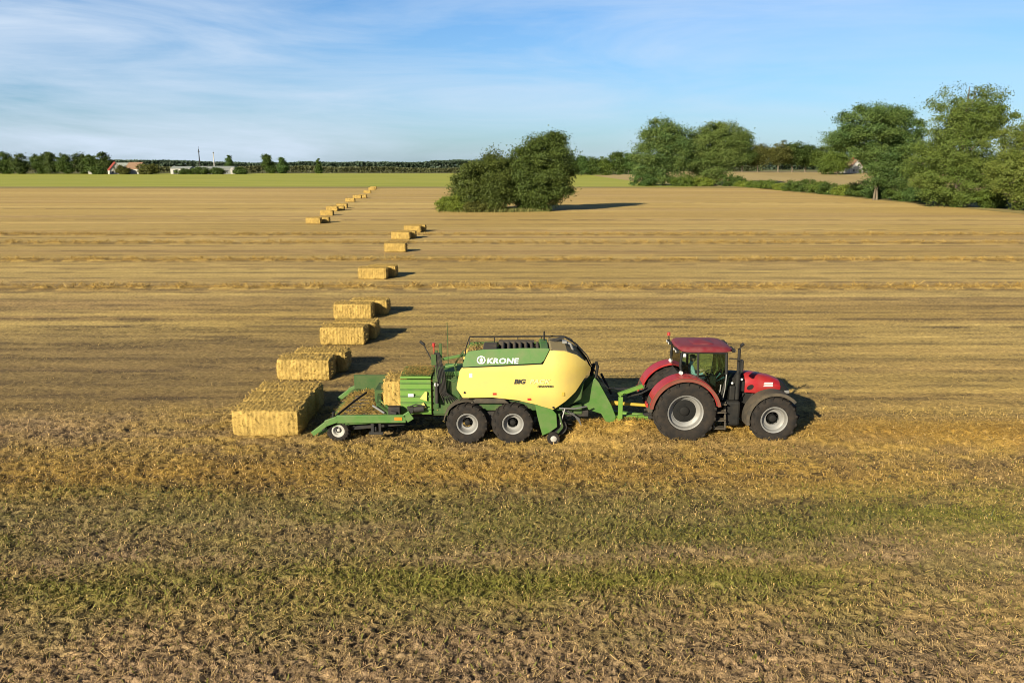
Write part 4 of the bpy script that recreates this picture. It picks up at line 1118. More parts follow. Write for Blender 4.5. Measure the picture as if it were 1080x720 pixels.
# wheels, fenders, steps, exhaust, mirrors, linkage
for s in (-1, 1):
    wheel(T, (0, s*0.95, 1.02), 1.0, 0.70, 0.56, 18, M['silver'], M['hub'], flip=s > 0, dark_disc=True)
    wheel(T, (2.86, s*0.97, 0.77), 0.75, 0.58, 0.42, 16, M['silver'], M['hub'], flip=s > 0)
    y0, y1 = (-1.24, -0.66) if s < 0 else (0.66, 1.24)
    fb = MB().arc_band(-0.02, 1.02, 1.10, 1.16, 12, 168, y0, y1, 30)
    fb.arc_band(-0.02, 1.02, 1.03, 1.10, 12, 168, (y0 if s < 0 else y1-0.04), (y0+0.04 if s < 0 else y1), 30)
    fn = fb.build('rear_fender', M['red'], T, smooth=True)
    e0, e1 = (y0-0.11, y0-0.003) if s < 0 else (y1+0.003, y1+0.11)
    MB().arc_band(-0.02, 1.02, 1.05, 1.145, 12, 172, e0, e1, 30).build('fender_edge', M['fender_dust'], fn, smooth=True)
    MB().prism([(-1.20,1.02),(-1.06,1.02),(-0.98,1.42),(-1.12,1.46)], y0+0.02, y1-0.02).build('fender_tail', M['fender_grey'], fn, bevel=0.02)
    tl = MB().box((-1.24,(y0+y1)/2-0.16,1.16),(-1.18,(y0+y1)/2+0.16,1.28)).build('tail_light', M['red_lens'], fn, bevel=0.01)
    f0, f1 = (-1.24, -0.70) if s < 0 else (0.70, 1.24)
    MB().arc_band(2.86, 0.77, 0.86, 0.90, 42, 192, f0, f1, 24).arc_band(2.86, 0.77, 0.80, 0.86, 42, 192, (f0 if s < 0 else f1-0.03), (f0+0.03 if s < 0 else f1), 24).tube([(2.86,s*0.6,1.1),(2.86,s*0.75,1.64)], 0.03, 6).build('front_fender', M['fender_grey'], T, smooth=True)
    MB().box((1.36,s*0.60-0.26,0.45),(1.86,s*0.60+0.26,1.28)).build('fuel_tank', M['black'], T, bevel=0.08)
    stp = MB()
    for q in range(4): stp.box((0.98,s*0.98-0.14,0.42+q*0.27),(1.34,s*0.98+0.14,0.46+q*0.27))
    for xx in (0.97, 1.33): stp.beam((xx,s*1.08,0.40),(xx,s*0.92,1.30),0.03,0.05)
    stp.build('step', M['fender_grey'], T, bevel=0.008)
    mr = MB().tube([(1.40,s*0.80,2.70),(1.62,s*1.05,2.74),(1.70,s*1.22,2.72)], 0.018, 6)
    arm = mr.build('mirror_arm', M['black'], T, smooth=True)
    MB().box((1.66,s*1.22-0.11,2.36),(1.74,s*1.22+0.11,2.76)).build('mirror', M['black'], arm, bevel=0.03)
    MB().tube([(1.26,s*0.86,1.35),(1.30,s*0.92,1.7),(1.33,s*0.90,2.2)], 0.016, 6).build('grab_rail', M['steel'], T, smooth=True)
ex = MB().tube([(1.78,-0.60,1.30),(1.78,-0.60,2.15)], 0.085, 14).tube([(1.78,-0.60,2.15),(1.78,-0.60,2.96),(1.83,-0.60,3.08),(1.91,-0.60,3.14)], 0.05, 12)
ex.build('exhaust', M['black'], T, smooth=True)
MB().box((1.52,-0.70,1.28),(1.70,-0.45,1.75)).build('side_box', M['black'], T, bevel=0.03)
for p in ((1.58,-0.72,1.86),(1.92,-0.60,1.95)): MB().sphere(p, 0.04, 10).build('marker_lamp', M['white'], T, smooth=True)
lk = MB().beam((3.50,-0.40,0.75),(3.95,-0.42,0.62),0.08,0.14).beam((3.50,0.40,0.75),(3.95,0.42,0.62),0.08,0.14).box((3.54,-0.42,0.62),(3.84,0.42,1.0))
lk.build('front_linkage', M['chassis'], T, bevel=0.02)
rl = MB().beam((-0.55,-0.42,0.72),(-1.05,-0.44,0.62),0.08,0.12).beam((-0.55,0.42,0.72),(-1.05,0.44,0.62),0.08,0.12).beam((-0.9,0,0.60),(-1.15,0,0.52),0.16,0.12).tube([(-0.5,-0.42,1.35),(-0.95,-0.44,0.72)], 0.035, 8).tube([(-0.5,0.42,1.35),(-0.95,0.44,0.72)], 0.035, 8)
rl.build('rear_linkage', M['chassis'], T)
hs = MB()
for q in range(4):
    y = -0.12 + q*0.08
    hs.tube([(-0.55,y,1.35),(-0.85,y+0.02,1.55),(-1.25,y+0.03,1.32),(-1.7,y,1.22)], 0.016, 6)
hs.build('hydraulic_hose', M['black'], T, smooth=True)

# the driver, seated, hands on the wheel
def skinned(name, joints, bones, m, parent=None, sub=2):
    me = bpy.data.meshes.new(name)
    me.from_pydata([j[0] for j in joints], bones, [])
    o = link_mesh(name, me, m, parent)
    sk = o.modifiers.new('skin', 'SKIN')
    for i, j in enumerate(joints):
        r = j[1] if isinstance(j[1], tuple) else (j[1], j[1])
        me.skin_vertices[0].data[i].radius = r
        me.skin_vertices[0].data[i].use_root = (i == 0)
    sk.use_smooth_shade = True
    ss = o.modifiers.new('sub', 'SUBSURF'); ss.levels = sub; ss.render_levels = sub
    return o
# x forward, y left, z up, pelvis at the seat
J = [((0,0,0.10),(0.15,0.12)), ((-0.02,0,0.30),(0.15,0.11)), ((-0.03,0,0.48),(0.18,0.115)), ((-0.02,0,0.60),(0.07,0.06)), ((0.0,0,0.66),0.055), ((0.02,0,0.74),(0.075,0.09)), ((0.02,0,0.84),(0.07,0.085)),
     ((-0.02,0.20,0.54),0.062), ((0.06,0.25,0.30),0.048), ((0.28,0.20,0.30),0.038), ((0.36,0.18,0.34),0.036),
     ((-0.02,-0.20,0.54),0.062), ((0.06,-0.25,0.30),0.048), ((0.28,-0.20,0.30),0.038), ((0.36,-0.18,0.34),0.036),
     ((0.06,0.10,0.07),0.09), ((0.44,0.15,0.13),0.072), ((0.50,0.15,-0.22),0.05), ((0.62,0.15,-0.28),0.045),
     ((0.06,-0.10,0.07),0.09), ((0.44,-0.15,0.13),0.072), ((0.50,-0.15,-0.22),0.05), ((0.62,-0.15,-0.28),0.045)]
Bn = [(0,1),(1,2),(2,3),(3,4),(4,5),(5,6),(2,7),(7,8),(8,9),(9,10),(2,11),(11,12),(12,13),(13,14),(0,15),(15,16),(16,17),(17,18),(0,19),(19,20),(20,21),(21,22)]
P = skinned('person', J, Bn, M['shirt'])
P.location = (5.55 + 0.40, 25.6, 1.72)
tag(P, 'driver in a pale shirt seated in the tractor cab, hands on the steering wheel', 'person')
hd_ = MB(); hd_.sphere((0.03,0,0.79), 0.098, 16, 1.22); hd_.sphere((0.128,0,0.78), 0.02, 8, 1.4)
for s in (-1, 1): hd_.sphere((0.02,s*0.098,0.785), 0.028, 8)
hd_.build('head', M['skin'], P, smooth=True)
ey = MB()
for s in (-1, 1): ey.sphere((0.117,s*0.034,0.805), 0.012, 8)
ey.build('eyes', M['black'], P, smooth=True)
MB().tube([(0.118,-0.022,0.735),(0.122,0,0.733),(0.118,0.022,0.735)], 0.006, 6).build('mouth', M['red_lens'], P)
cp = MB(); cp.lathe([(0,0)], 3) if False else None
cp.sphere((0.02,0,0.865), 0.104, 16, 0.62); cp.box((0.09,-0.07,0.845),(0.20,0.07,0.858))
cp.build('cap', M['cap'], P, smooth=True)
for s in (-1, 1):
    hm = MB(); hm.tube([(0.33,s*0.185,0.325),(0.38,s*0.178,0.345),(0.42,s*0.175,0.352)], [0.034,0.042,0.034], 8)
    for q in range(4):
        y = s*0.178 + (q-1.5)*0.019
        hm.tube([(0.41,y,0.352),(0.46,y,0.368),(0.485,y,0.345),(0.468,y,0.322)], [0.010,0.0095,0.009,0.007], 6)
    hm.tube([(0.36,s*0.15,0.345),(0.41,s*0.135,0.362),(0.445,s*0.145,0.375)], [0.012,0.011,0.008], 6)
    hm.build('hand', M['skin'], P, smooth=True)
lg = MB()
for s in (-1, 1):
    lg.tube([(0.02,s*0.10,0.07),(0.30,s*0.135,0.105),(0.46,s*0.15,0.13),(0.515,s*0.15,0.02),(0.505,s*0.15,-0.20)], [0.12,0.105,0.09,0.078,0.066], 12)
lg.build('trousers', M['trousers'], P, smooth=True)

# ------------------------------------------------------------------ the baler (origin between its tandem wheels)
BX = -0.70
B = empty('square_baler', (BX, 25.6, 0))
tag(B, 'green and yellow large square baler with tandem wheels behind the red tractor', 'baler')
def lx(pts): return [(x - BX, z) for x, z in pts]
core = MB()
core.box((-0.72,-1.02,1.02),(2.35,1.02,2.62)).box((-0.9,-0.72,0.80),(3.0,0.72,1.10))
core.prism([(2.35,1.02),(2.95,1.35),(3.02,1.9),(2.35,2.62)], -0.85, 0.85)
body = core.build('body', M['dark_green'], B, bevel=0.04)
ytop = lx([(-1.75,1.90),(-1.65,2.42),(-1.58,2.52),(0.98,2.64),(1.20,3.06),(1.67,3.02),(2.06,2.86),(2.34,2.62),(2.54,2.38)])
ybot = lx([(-1.75,1.84),(-1.56,1.54),(-0.61,1.56),(0.16,1.47),(0.80,1.30),(1.30,1.10),(1.72,1.41),(2.03,1.68),(2.36,2.11),(2.54,2.34)])
ytop2 = [(x, min(z, 2.78)) for x, z in ytop]
def y_yellow(x, z):
    xw = x + BX
    y = -1.30
    if xw > 1.3: y += 0.62 * ((xw - 1.3) / 1.2) ** 2
    if z < 1.75: y += 0.10 * ((1.75 - z) / 0.5) ** 2
    if z > 2.45: y += 0.30 * (z - 2.45) ** 1.3
    return y - 0.05 * math.cos((xw - 0.2) / 2.0 * 1.2)
xs = sorted(set([round(a[0], 3) for a in ytop + ybot] + [round(-1.05 + 4.28 * k / 44, 3) for k in range(45)]))
xs = [x for x in xs if ytop[0][0] <= x <= ytop[-1][0]]
skin_panel(ytop, ybot, xs, y_yellow, 0.03).build('side_panel', M['yellow'], B, smooth=True)
skin_panel(ytop2, ybot, xs, lambda x, z: -y_yellow(x, z), -0.03).build('side_panel', M['yellow'], B, smooth=True)
gtop = lx([(-1.55,2.62),(-1.43,3.0),(-0.9,3.06),(0.3,3.10),(1.14,3.10),(1.19,3.08)])
gbot = lx([(-1.55,2.545),(0.965,2.665),(1.19,3.075)])
def y_green(x, z): return -1.305 + 0.42 * (z - 2.5) ** 1.2 if z > 2.5 else -1.305
gxs = [-1.55 - BX + 2.74 * k / 30 for k in range(31)]
gp = skin_panel(gtop, gbot, gxs, y_green, 0.03, 6).build('upper_panel', M['green'], B, smooth=True)
gtop2 = [(x, min(z, 2.80)) for x, z in gtop]
gbot2 = [(x, min(z, 2.78)) for x, z in gbot]
gp2 = skin_panel(gtop2, gbot2, gxs, lambda x, z: -y_green(x, z), -0.03, 6).build('upper_panel', M['green'], B, smooth=True)
# trim line and bolts on the near panels
tr = MB()
for s in (1, -1):
    for k in range(24):
        x0 = -1.55 - BX + 2.5 * k / 24; x1 = -1.55 - BX + 2.5 * (k + 1) / 24
        z0, z1 = interp(gbot, x0) - 0.012, interp(gbot, x1) - 0.012
        tr.beam((x0, s*(y_yellow(x0, z0) - 0.012), z0), (x1, s*(y_yellow(x1, z1) - 0.012), z1), 0.02, 0.018)
tr.build('panel_seam', M['black'], B)
for xw, z in ((-1.50, 1.72), (1.32, 1.20)):
    MB().tube([(xw-BX, y_yellow(xw-BX, z)-0.02, z), (xw-BX, y_yellow(xw-BX, z)+0.02, z)], 0.035, 10).build('panel_lock', M['black'], B)
for xw, z, w_, h_, m_ in ((-1.30, 2.28, 0.10, 0.14, 'pale_letter'), (1.62, 1.66, 0.09, 0.12, 'pto_yellow'), (-0.55, 1.68, 0.12, 0.07, 'red_lens'), (0.55, 1.50, 0.12, 0.07, 'red_lens')):
    yy = y_yellow(xw - BX, z) - 0.004
    MB().box((xw-BX-w_/2, yy-0.004, z-h_/2), (xw-BX+w_/2, yy, z+h_/2)).build('safety_plate', M[m_], B)
# the writing
lettering('maker_lettering', 'KRONE', 0.235, M['pale_letter'], gp, (-0.80 - BX, y_green(0, 2.66) - 0.010, 2.655), 90-24, 0.12, 0.008, 1.05, 1.22)
em = MB()
def hexa(r, c=(0, 0), q=1.0): return [(c[0] + r*q*math.cos(a), c[1] + r*math.sin(a)) for a in [R(d) for d in (90, 40, -10, -55, -125, -170, -220)]]
for (p0, p1) in zip(hexa(0.125), hexa(0.125)[1:] + hexa(0.125)[:1]):
    em.beam((p0[0], 0, p0[1]), (p1[0], 0, p1[1]), 0.008, 0.036)
em.prism([(-0.045,0.045),(-0.018,0.045),(-0.018,-0.06),(-0.045,-0.06)], -0.004, 0.004).prism([(0.018,0.045),(0.045,0.045),(0.045,-0.06),(0.018,-0.06)], -0.004, 0.004).prism([(-0.012,0.075),(0.012,0.075),(0.012,-0.085),(-0.012,-0.085)], -0.003, 0.003)
emo = em.build('maker_emblem', M['pale_letter'], gp)
emo.location = (-0.97 - BX, y_green(0, 2.76) - 0.016, 2.755); emo.rotation_euler = (R(-24), 0, 0)
yl = y_yellow(0.6 - BX, 2.0) - 0.012
lettering('model_lettering', 'BiG', 0.20, M['dark_letter'], B, (0.06 - BX, yl, 2.02), 90, 0.2, 0.010, 1.0, 1.15)
lettering('model_lettering', 'PACK', 0.20, M['cream_letter'], B, (0.55 - BX, yl, 2.02), 90, 0.2, 0.004, 1.0, 1.25)
lettering('type_lettering', 'HIGHSPEED', 0.085, M['dark_letter'], B, (0.80 - BX, yl, 1.90), 90, 0.15, 0.002, 1.05, 1.1)
# roof deck with knotters, straw dust, front hood, railing
dk = MB().box((-0.78,-1.0,2.623),(1.85,1.0,2.68)); deck = dk.build('deck', M['fender_grey'], B)
kn = MB()
for k in range(7): kn.box((0.35+k*0.19,-0.5,2.683),(0.47+k*0.19,0.45,2.90)).tube([(0.41+k*0.19,-0.55,2.88),(0.41+k*0.19,0.5,2.92)], 0.05, 8)
kn.box((0.25,0.5,2.683),(1.45,0.72,2.98))
kn.build('knotter', M['fender_grey'], deck, bevel=0.01)
MB().box((1.62,-0.75,2.683),(1.88,0.85,2.99)).build('side_box', M['green'], deck, bevel=0.03)
kt = MB().box((-0.25,-0.55,2.683),(0.22,0.6,2.93)).build('twine_box_lid', M['fender_grey'], deck, bevel=0.04)
g = np.random.default_rng(5); n = 900
sx_, sy_ = g.uniform(-0.75, 0.15, n), g.uniform(-0.6, 0.95, n)
v, f, c = blades(sx_, sy_, 2.69 + 0.12 * g.random(n) * np.exp(-((sx_+0.35)/0.3)**2), 0.10 + 0.12 * g.random(n), np.full(n, 0.02), 1.1 + 0.5 * g.random(n), g.random(n) * 6.28, np.tile(PALE, (n, 1)) * (0.7 + 0.5 * g.random(n))[:, None])
tag(link_mesh('straw_litter', np_mesh('straw_litter', v, f, c), M['stalk'], deck), kind='stuff')
nh = MB().loft([[(1.92,-0.98,3.02),(1.92,0.98,3.02),(1.92,0.98,2.7),(1.92,-0.98,2.7)],[(2.45,-0.92,2.98),(2.45,0.92,2.98),(2.45,0.92,2.6),(2.45,-0.92,2.6)],[(2.85,-0.80,2.74),(2.85,0.80,2.74),(2.85,0.80,2.5),(2.85,-0.80,2.5)],[(3.15,-0.62,2.36),(3.15,0.62,2.36),(3.12,0.62,2.2),(3.12,-0.62,2.2)]])
nh.build('front_hood', M['front_dust'], B, bevel=0.05)
rl = MB()
rl.tube([(-0.75,0.95,2.75),(-0.75,1.02,3.02),(2.45,1.02,3.04),(2.70,0.95,2.96),(3.2,0.55,2.40),(3.40,0.30,2.02)], 0.028, 8)
for x in (0.1, 0.9, 1.7, 2.4): rl.tube([(x,1.02,2.7),(x,1.02,3.03)], 0.018, 6)
rl.tube([(-0.80,-0.95,2.80),(-0.78,-0.55,3.02),(-0.75,0.95,3.02)], 0.018, 6)
rl.build('guard_rail', M['black'], B, smooth=True)
hz = MB()
for q in range(5):
    o_ = q*0.05
    hz.tube([(1.9+o_,0.5-o_,3.0),(2.45,0.45-o_,3.16),(2.85,0.4-o_,2.92),(3.2,0.32-o_*0.5,2.55),(3.42,0.25-o_,2.12),(3.55,0.2-o_,1.9),(3.9,0.1-o_,1.5),(4.3,-0.05+o_,1.45),(4.95,-0.05+o_,1.48)], 0.017, 6)
hz.tube([(3.36,0.3,1.85),(3.44,0.2,2.28)], 0.06, 8).tube([(1.78,0.6,2.99),(1.78,0.6,3.30)], 0.03, 6)
hz.build('hose_bundle', M['black'], B, smooth=True)
ct = MB().tube([(2.42,-0.1,3.12),(2.62,-0.12,3.02),(2.70,-0.12,2.82)], 0.045, 8).box((2.35,-0.2,3.05),(2.5,0.0,3.14))
ct.build('hose_clamp', M['steel'], B, bevel=0.01)
# underframe, wheels, mudguards
uf = MB()
for s in (-1, 1):
    uf.beam((-1.1,s*0.62,0.78),(3.2,s*0.62,0.82),0.14,0.20)
    uf.beam((-0.73,s*0.88,0.62),(0.73,s*0.88,0.62),0.12,0.20)
for x in (-0.73, 0.73): uf.tube([(x,-1.1,0.64),(x,1.1,0.64)], 0.08, 10)
uf.box((-0.22,-1.0,0.55),(0.22,1.0,0.98))
uf.build('axle_frame', M['chassis'], B, bevel=0.02)
for s in (-1, 1):
    for x in (-0.73, 0.73):
        wheel(B, (x, s*1.05, 0.655), 0.66, 0.52, 0.33, 16, M['silver'], M['hub'], flip=s > 0, studs=8)
    y0, y1 = (-1.28, -0.80) if s < 0 else (0.80, 1.28)
    MB().arc_band(-0.73, 0.66, 0.74, 0.77, 75, 172, y0, y1, 16).build('mudguard', M['fender_grey'], B, smooth=True)
    MB().prism([(-0.62,1.33),(0.62,1.33),(0.45,1.48),(-0.45,1.48)], y0+0.04, y1).build('tandem_guard', M['fender_grey'], B, bevel=0.03)
# pick-up
pk = MB().tube([(2.2,-1.1,0.50),(2.2,1.1,0.50)], 0.27, 20)
for k in range(30):
    y = -1.05 + 2.1*k/29
    for q in range(5):
        a = 2*math.pi*q/5 + k*0.35
        pk.tube([(2.2+0.26*math.cos(a),y,0.50+0.26*math.sin(a)),(2.2+0.44*math.cos(a-0.25),y,0.50+0.44*math.sin(a-0.25))], 0.008, 4)
pick = pk.build('pickup', M['chassis'], B)
for s in (-1, 1):
    y0 = s*1.22
    MB().prism(lx([(0.74,1.30),(1.02,1.22),(1.30,1.12),(1.42,0.98),(1.45,0.55),(1.20,0.36),(0.98,0.26),(0.90,0.55),(0.80,0.95)]), y0-0.025, y0+0.025).build('pickup_side', M['green'], pick, bevel=0.01)
    mbw = MB(); mbw.lathe([(-0.09,0.0),(-0.09,0.06),(-0.07,0.10),(0.07,0.10),(0.09,0.0)], 20)
    gw = mbw.build('gauge_wheel', M['pale_rim'], pick, smooth=True); gw.location = (1.33-BX, s*1.33, 0.20)
    MB().lathe([(-0.07,0.10),(-0.085,0.125),(-0.075,0.19),(-0.04,0.205),(0.04,0.205),(0.075,0.19),(0.085,0.125),(0.07,0.10)], 26, cap=False).build('gauge_tyre', M['tyre'], gw, smooth=True)
    MB().beam((1.33-BX,s*1.26,0.20),(1.62-BX,s*1.22,0.55),0.05,0.06).beam((1.62-BX,s*1.22,0.55),(1.50-BX,s*1.2,0.98),0.04,0.05).build('wheel_arm', M['dark_green'], pick)
wg = MB()
for k in range(20): wg.tube([(2.35,-1.0+2.0*k/19,1.02),(2.72,-1.0+2.0*k/19,0.85),(2.95,-1.0+2.0*k/19,0.52)], 0.010, 4)
wg.tube([(2.35,-1.08,1.02),(2.35,1.08,1.02)], 0.03, 8)
wg.build('wind_guard', M['steel'], pick)
MB().tube([(1.52-BX,-1.1,1.13),(2.0-BX,-1.05,1.10),(2.42-BX,-0.8,1.10)], 0.025, 8).tube([(1.70-BX,-1.12,1.12),(1.56-BX,-1.15,0.62)], 0.022, 8).build('guard_bar', M['steel'], B, smooth=True)
# drawbar
db = MB().prism(lx([(1.95,1.05),(2.30,1.45),(2.72,1.95),(2.86,1.78),(3.28,1.02),(3.44,0.62),(3.40,0.42),(3.12,0.42),(2.95,0.72),(2.35,0.92)]), -0.40, -0.34)
db.prism(lx([(1.95,1.05),(2.30,1.45),(2.72,1.95),(2.86,1.78),(3.28,1.02),(3.44,0.62),(3.40,0.42),(3.12,0.42),(2.95,0.72),(2.35,0.92)]), 0.34, 0.40)
db.box((2.6,-0.34,0.95),(3.1,0.34,1.30))
db.build('drawbar', M['green'], B, bevel=0.015)
tg = MB().beam((3.25-BX,-0.30,0.52),(4.42-BX,-0.06,0.46),0.16,0.24).beam((3.25-BX,0.30,0.52),(4.42-BX,0.06,0.46),0.16,0.24).box((4.36-BX,-0.14,0.36),(4.62-BX,0.14,0.54))
tg.build('tongue', M['bright_green'], B, bevel=0.02)
jk = MB().box((3.50-BX,-0.50,0.42),(3.64-BX,-0.40,1.32)).box((3.46-BX,-0.54,0.36),(3.68-BX,-0.36,0.42)).tube([(3.57-BX,-0.45,1.32),(3.57-BX,-0.45,1.46),(3.68-BX,-0.52,1.46)], 0.018, 6)
jk.build('jack_stand', M['bright_green'], B, bevel=0.01)
MB().beam((3.52-BX,-0.25,1.34),(4.34-BX,-0.12,1.60),0.16,0.10).build('hose_holder', M['bright_green'], B, bevel=0.01)
MB().tube([(3.3-BX,0,0.98),(3.62-BX,0,0.96)], 0.08, 12).tube([(3.62-BX,0,0.96),(4.66-BX,0,0.88)], 0.055, 12).build('drive_shaft', M['pto_yellow'], B, smooth=True)
MB().tube([(2.75-BX,-0.35,1.95),(2.80-BX,-0.35,2.32),(2.74-BX,-0.40,2.48)], 0.05, 8).tube([(3.0-BX,0.36,1.9),(3.36-BX,0.30,1.20)], 0.04, 8).build('hydraulic_ram', M['black'], B, smooth=True)
# bale chamber and rear mast
cb = MB().box((-1.85-0.02,-0.70,0.82),(-0.72,-0.62,2.02)).box((-1.87,0.62,0.82),(-0.72,0.70,2.02)).box((-1.87,-0.62,1.98),(-0.72,0.62,2.06)).box((-1.87,-0.62,0.74),(-0.72,0.62,0.80))
cb.build('bale_chamber', M['dark_green'], B, bevel=0.012)
ms = MB().box((-1.78,-0.79,1.05),(-1.68,-0.71,2.95)).box((-1.78,0.71,1.05),(-1.68,0.79,2.85)).box((-1.77,-0.70,2.10),(-1.69,0.70,2.20)).box((-1.88,-0.90,2.50),(-1.72,-0.82,2.85))
ms.tube([(-1.75,-0.76,2.2),(-1.55,-0.78,2.05),(-0.85,-0.95,1.9)], 0.03, 8)
mast = ms.build('rear_mast', M['dark_green'], B, bevel=0.012)
hyd = MB()
for q in range(6): hyd.tube([(-1.78+q*0.03,-0.83,2.9),(-1.72+q*0.05,-0.90-0.01*q,2.3),(-1.62+q*0.04,-0.90,1.6),(-1.5+q*0.1,-0.85,1.25)], 0.018, 6)
hyd.tube([(-1.72,-0.93,1.25),(-1.72,-0.93,1.95)], 0.055, 10)
hyd.build('mast_hose', M['chassis'], mast, smooth=True)
MB().tube([(-1.73,-0.97,1.88),(-1.73,-0.93,1.88)], 0.07, 12).build('work_light', M['white'], mast)
MB().tube([(-1.80,-0.40,2.22),(-1.84,-0.40,3.0)], 0.018, 6).tube([(-1.84,-0.40,3.0),(-1.84,-0.40,3.12)], 0.05, 10).build('beacon', M['red_lens'], mast)
MB().tube([(-1.85,0.0,2.22),(-2.25,0.25,2.95)], 0.02, 6).tube([(-2.22,0.23,2.92),(-2.36,0.28,3.02)], 0.05, 8).build('camera_arm', M['black'], mast)
MB().tube([(-1.40,-0.10,2.05),(-1.42,-0.10,3.75)], 0.014, 6).build('aerial', M['dark_green'], B)
ldr = MB()
for y in (-1.08,-0.72): ldr.tube([(-0.92,y,0.85),(-1.12,y,2.55),(-0.85,y,2.95)], 0.02, 6)
for q in range(6): ldr.tube([(-0.95-0.028*q,-1.08,1.05+q*0.26),(-0.95-0.028*q,-0.72,1.05+q*0.26)], 0.018, 6)
ldr.build('ladder', M['dark_green'], B, smooth=True)
tb = MB().beam((-1.7,-0.8,2.38),(-1.05,-0.85,2.52),0.06,0.08).beam((-1.66,0.75,2.30),(-0.78,0.8,2.46),0.06,0.10).box((-1.55,-0.55,2.07),(-0.80,0.55,2.20))
tb.build('rear_platform', M['green'], B, bevel=0.012)

# ------------------------------------------------------------------ the bale trailer hitched behind (collects bales side by side)
AX = -4.75
A_ = empty('bale_collector', (AX, 25.9, 0))
tag(A_, 'low green bale collecting trailer with one small white rimmed wheel behind the baler', 'trailer')
def ax(x): return x - AX
def ay(y): return y - 25.9
# intake channel
chn = MB().box((ax(-3.62),ay(24.82),0.86),(ax(-2.62),ay(24.90),1.98)).box((ax(-3.62),ay(26.28),0.86),(ax(-2.62),ay(26.36),1.98)).box((ax(-3.62),ay(24.90),2.0),(ax(-2.62),ay(26.28),2.07)).box((ax(-4.2),ay(24.90),0.80),(ax(-2.62),ay(26.28),0.88))
channel = chn.build('bale_channel', M['bright_green'], A_, bevel=0.012)
rb = MB()
for q in range(5): rb.box((ax(-3.62),ay(24.785),0.98+q*0.22),(ax(-2.62),ay(24.817),1.03+q*0.22))
rb.build('channel_rib', M['green'], channel)
rt_ = MB()
for q in range(4): rt_.box((ax(-3.62),ay(25.05)+0.30*q,2.073),(ax(-2.62),ay(25.09)+0.30*q,2.10))
rt_.build('channel_rib', M['dark_green'], channel)
MB().prism([(ax(-2.98),1.38),(ax(-2.80),1.62),(ax(-2.74),1.60),(ax(-2.76),1.30)], ay(24.74), ay(24.772)).prism([(ax(-2.93),1.20),(ax(-2.86),1.24),(ax(-2.78),1.08),(ax(-2.86),1.04)], ay(24.74), ay(24.772)).build('warning_plate', M['yellow'], channel)
MB().box((ax(-3.36),ay(24.74),1.44),(ax(-3.18),ay(24.772),1.54)).build('type_plate', M['white'], channel)
mt = MB().tube([(ax(-3.18),ay(24.72),1.02),(ax(-2.85),ay(24.72),1.06)], 0.10, 12).box((ax(-3.38),ay(24.64),0.92),(ax(-3.2),ay(24.78),1.12)).tube([(ax(-3.4),ay(24.7),1.1),(ax(-3.1),ay(24.62),1.22),(ax(-2.8),ay(24.66),1.15)], 0.02, 6)
mt.build('hydraulic_motor', M['chassis'], A_, smooth=True)
n = 1200
sx_, sy_ = g.uniform(ax(-3.6), ax(-2.66), n), g.uniform(ay(24.95), ay(26.25), n)
v, f, c = blades(sx_, sy_, np.full(n, 2.085) + 0.05 * g.random(n), 0.06 + 0.12 * g.random(n), np.full(n, 0.018), 1.2 + 0.4 * g.random(n), g.random(n) * 6.28, np.tile(STRAW, (n, 1)) * (0.6 + 0.6 * g.random(n))[:, None])
tag(link_mesh('straw_litter', np_mesh('straw_litter', v, f, c), M['stalk'], channel), kind='stuff')
# platform with side beams
fl = MB().loft([[(ax(-6.30),ay(24.55),0.16),(ax(-6.30),ay(28.1),0.16),(ax(-6.30),ay(28.1),0.22),(ax(-6.30),ay(24.55),0.22)],[(ax(-5.65),ay(24.5),0.56),(ax(-5.65),ay(28.2),0.56),(ax(-5.65),ay(28.2),0.62),(ax(-5.65),ay(24.5),0.62)],[(ax(-3.6),ay(24.5),0.66),(ax(-3.6),ay(28.2),0.66),(ax(-3.6),ay(28.2),0.72),(ax(-3.6),ay(24.5),0.72)]])
floor_ = fl.build('platform', M['green'], A_)
rr = MB()
for q in range(7):
    x = -6.15 + q*0.09; rr.tube([(ax(x),ay(24.55),0.26+q*0.056),(ax(x),ay(28.1),0.26+q*0.056)], 0.035, 8)
for q in range(9): rr.box((ax(-5.55),ay(24.7)+q*0.40,0.723-0.03),(ax(-3.65),ay(24.78)+q*0.40,0.76))
rr.build('floor_roller', M['fender_grey'], floor_)
n = 7000
sx_, sy_ = g.uniform(ax(-5.9), ax(-3.7), n), g.uniform(ay(24.55), ay(27.9), n)
v, f, c = blades(sx_, sy_, np.interp(sx_, [ax(-5.9), ax(-5.65), ax(-3.6)], [0.50, 0.66, 0.75]) + 0.02 + 0.14 * g.random(n) * smooth(0.5, 0.75, fbm(sx_ / 0.5, sy_ / 0.5, 91)), 0.08 + 0.16 * g.random(n), np.full(n, 0.022), 1.1 + 0.5 * g.random(n), g.random(n) * 6.28, np.tile(STRAW * 1.05, (n, 1)) * (0.6 + 0.7 * g.random(n))[:, None])
tag(link_mesh('straw_litter', np_mesh('straw_litter', v, f, c), M['stalk'], floor_), kind='stuff')
for (y, lab) in ((24.40, 0), (28.25, 1)):
    bmx = MB().beam((ax(-6.42),ay(y),0.30),(ax(-5.95),ay(y),0.66),0.10,0.16).beam((ax(-5.98),ay(y),0.66),(ax(-5.60),ay(y),0.80),0.10,0.20).beam((ax(-5.62),ay(y),0.80),(ax(-3.40),ay(y),0.82),0.10,0.26).beam((ax(-3.42),ay(y),0.82),(ax(-3.22),ay(y),0.95),0.10,0.30)
    bmx.build('side_beam', M['green'], A_, bevel=0.015)
MB().box((ax(-5.75),ay(28.0),0.62),(ax(-4.35),ay(28.08),1.30)).build('far_wall', M['dark_green'], A_, bevel=0.01)
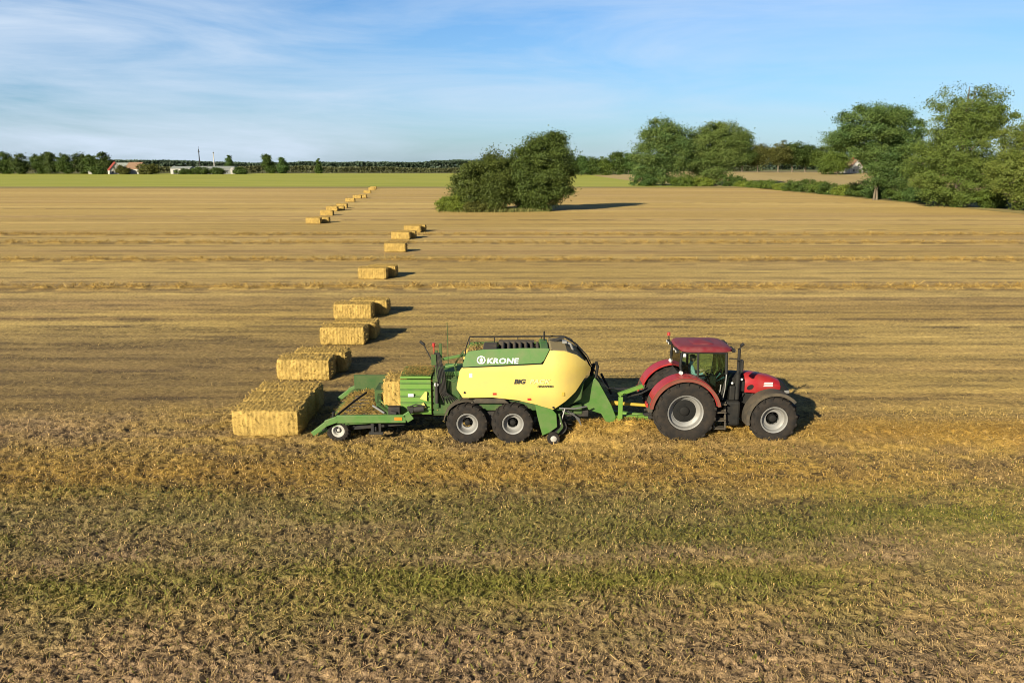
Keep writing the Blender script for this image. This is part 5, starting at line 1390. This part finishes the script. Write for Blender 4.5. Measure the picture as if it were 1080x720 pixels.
MB().tube([(ax(-5.75),ay(24.46),0.80),(ax(-5.30),ay(25.6),1.02),(ax(-5.05),ay(26.6),1.05)], 0.035, 8).tube([(ax(-5.75),ay(24.46),0.80),(ax(-5.72),ay(24.46),1.02)], 0.05, 8).build('gate_bar', M['black'], A_, smooth=True)
pa = MB().beam((ax(-4.62),ay(26.9),1.0),(ax(-4.40),ay(25.2),0.98),0.16,0.22).beam((ax(-4.40),ay(25.2),0.98),(ax(-3.95),ay(24.55),0.92),0.12,0.16).box((ax(-4.72),ay(26.3),0.78),(ax(-4.35),ay(27.3),1.22)).tube([(ax(-4.4),ay(25.5),1.1),(ax(-3.9),ay(24.62),1.02)], 0.05, 8)
pa.build('push_arm', M['dark_green'], A_, bevel=0.02)
MB().tube([(ax(-4.55),ay(25.0),1.06),(ax(-4.1),ay(24.5),0.97)], 0.035, 8).build('ram_rod', M['steel'], A_, smooth=True)
sup = MB().box((ax(-4.55),ay(24.46),0.30),(ax(-4.45),ay(24.56),0.69)).box((ax(-4.30),ay(24.46),0.34),(ax(-4.22),ay(24.56),0.69)).box((ax(-4.62),ay(24.45),0.26),(ax(-4.16),ay(24.58),0.34)).box((ax(-4.5),ay(24.5),0.36),(ax(-4.38),ay(28.0),0.50)).beam((ax(-6.2),ay(24.8),0.30),(ax(-3.5),ay(24.8),0.55),0.12,0.14).beam((ax(-6.2),ay(27.9),0.30),(ax(-3.5),ay(27.9),0.55),0.12,0.14).beam((ax(-3.6),ay(25.6),0.60),(ax(-2.4),ay(25.6),0.62),0.18,0.2)
sup.build('under_frame', M['chassis'], A_, bevel=0.012)
MB().box((ax(-3.98),ay(24.50),0.86),(ax(-3.60),ay(24.74),1.16)).tube([(ax(-3.9),ay(24.48),1.0),(ax(-3.7),ay(24.46),0.96)], 0.07, 10).build('valve_block', M['chassis'], A_, bevel=0.02)
MB().box((ax(-3.76),ay(24.33),0.78),(ax(-3.52),ay(24.348),0.88)).build('reflector', M['amber'], A_)
for y, fl_ in ((24.62, False), (27.9, True)):
    wheel(A_, (ax(-5.62), ay(y), 0.36), 0.36, 0.26, 0.19, 18, M['pale_rim'], M['pale_rim'], flip=fl_, studs=5)
    MB().arc_band(ax(-5.62), 0.36, 0.40, 0.43, 30, 170, ay(y)-0.14, ay(y)+0.14, 14).build('mudguard', M['dark_green'], A_, smooth=True)
ob = bpy.data.objects.new('straw_bale', BALES[2]); col.objects.link(ob)
ob.location = (-3.10, 25.59, 0.885); ob.scale = (1, 1.0, 1.12)
tag(ob, 'straw bale sliding out of the green channel onto the trailer platform', 'straw bale', 'straw bale on the trailer')
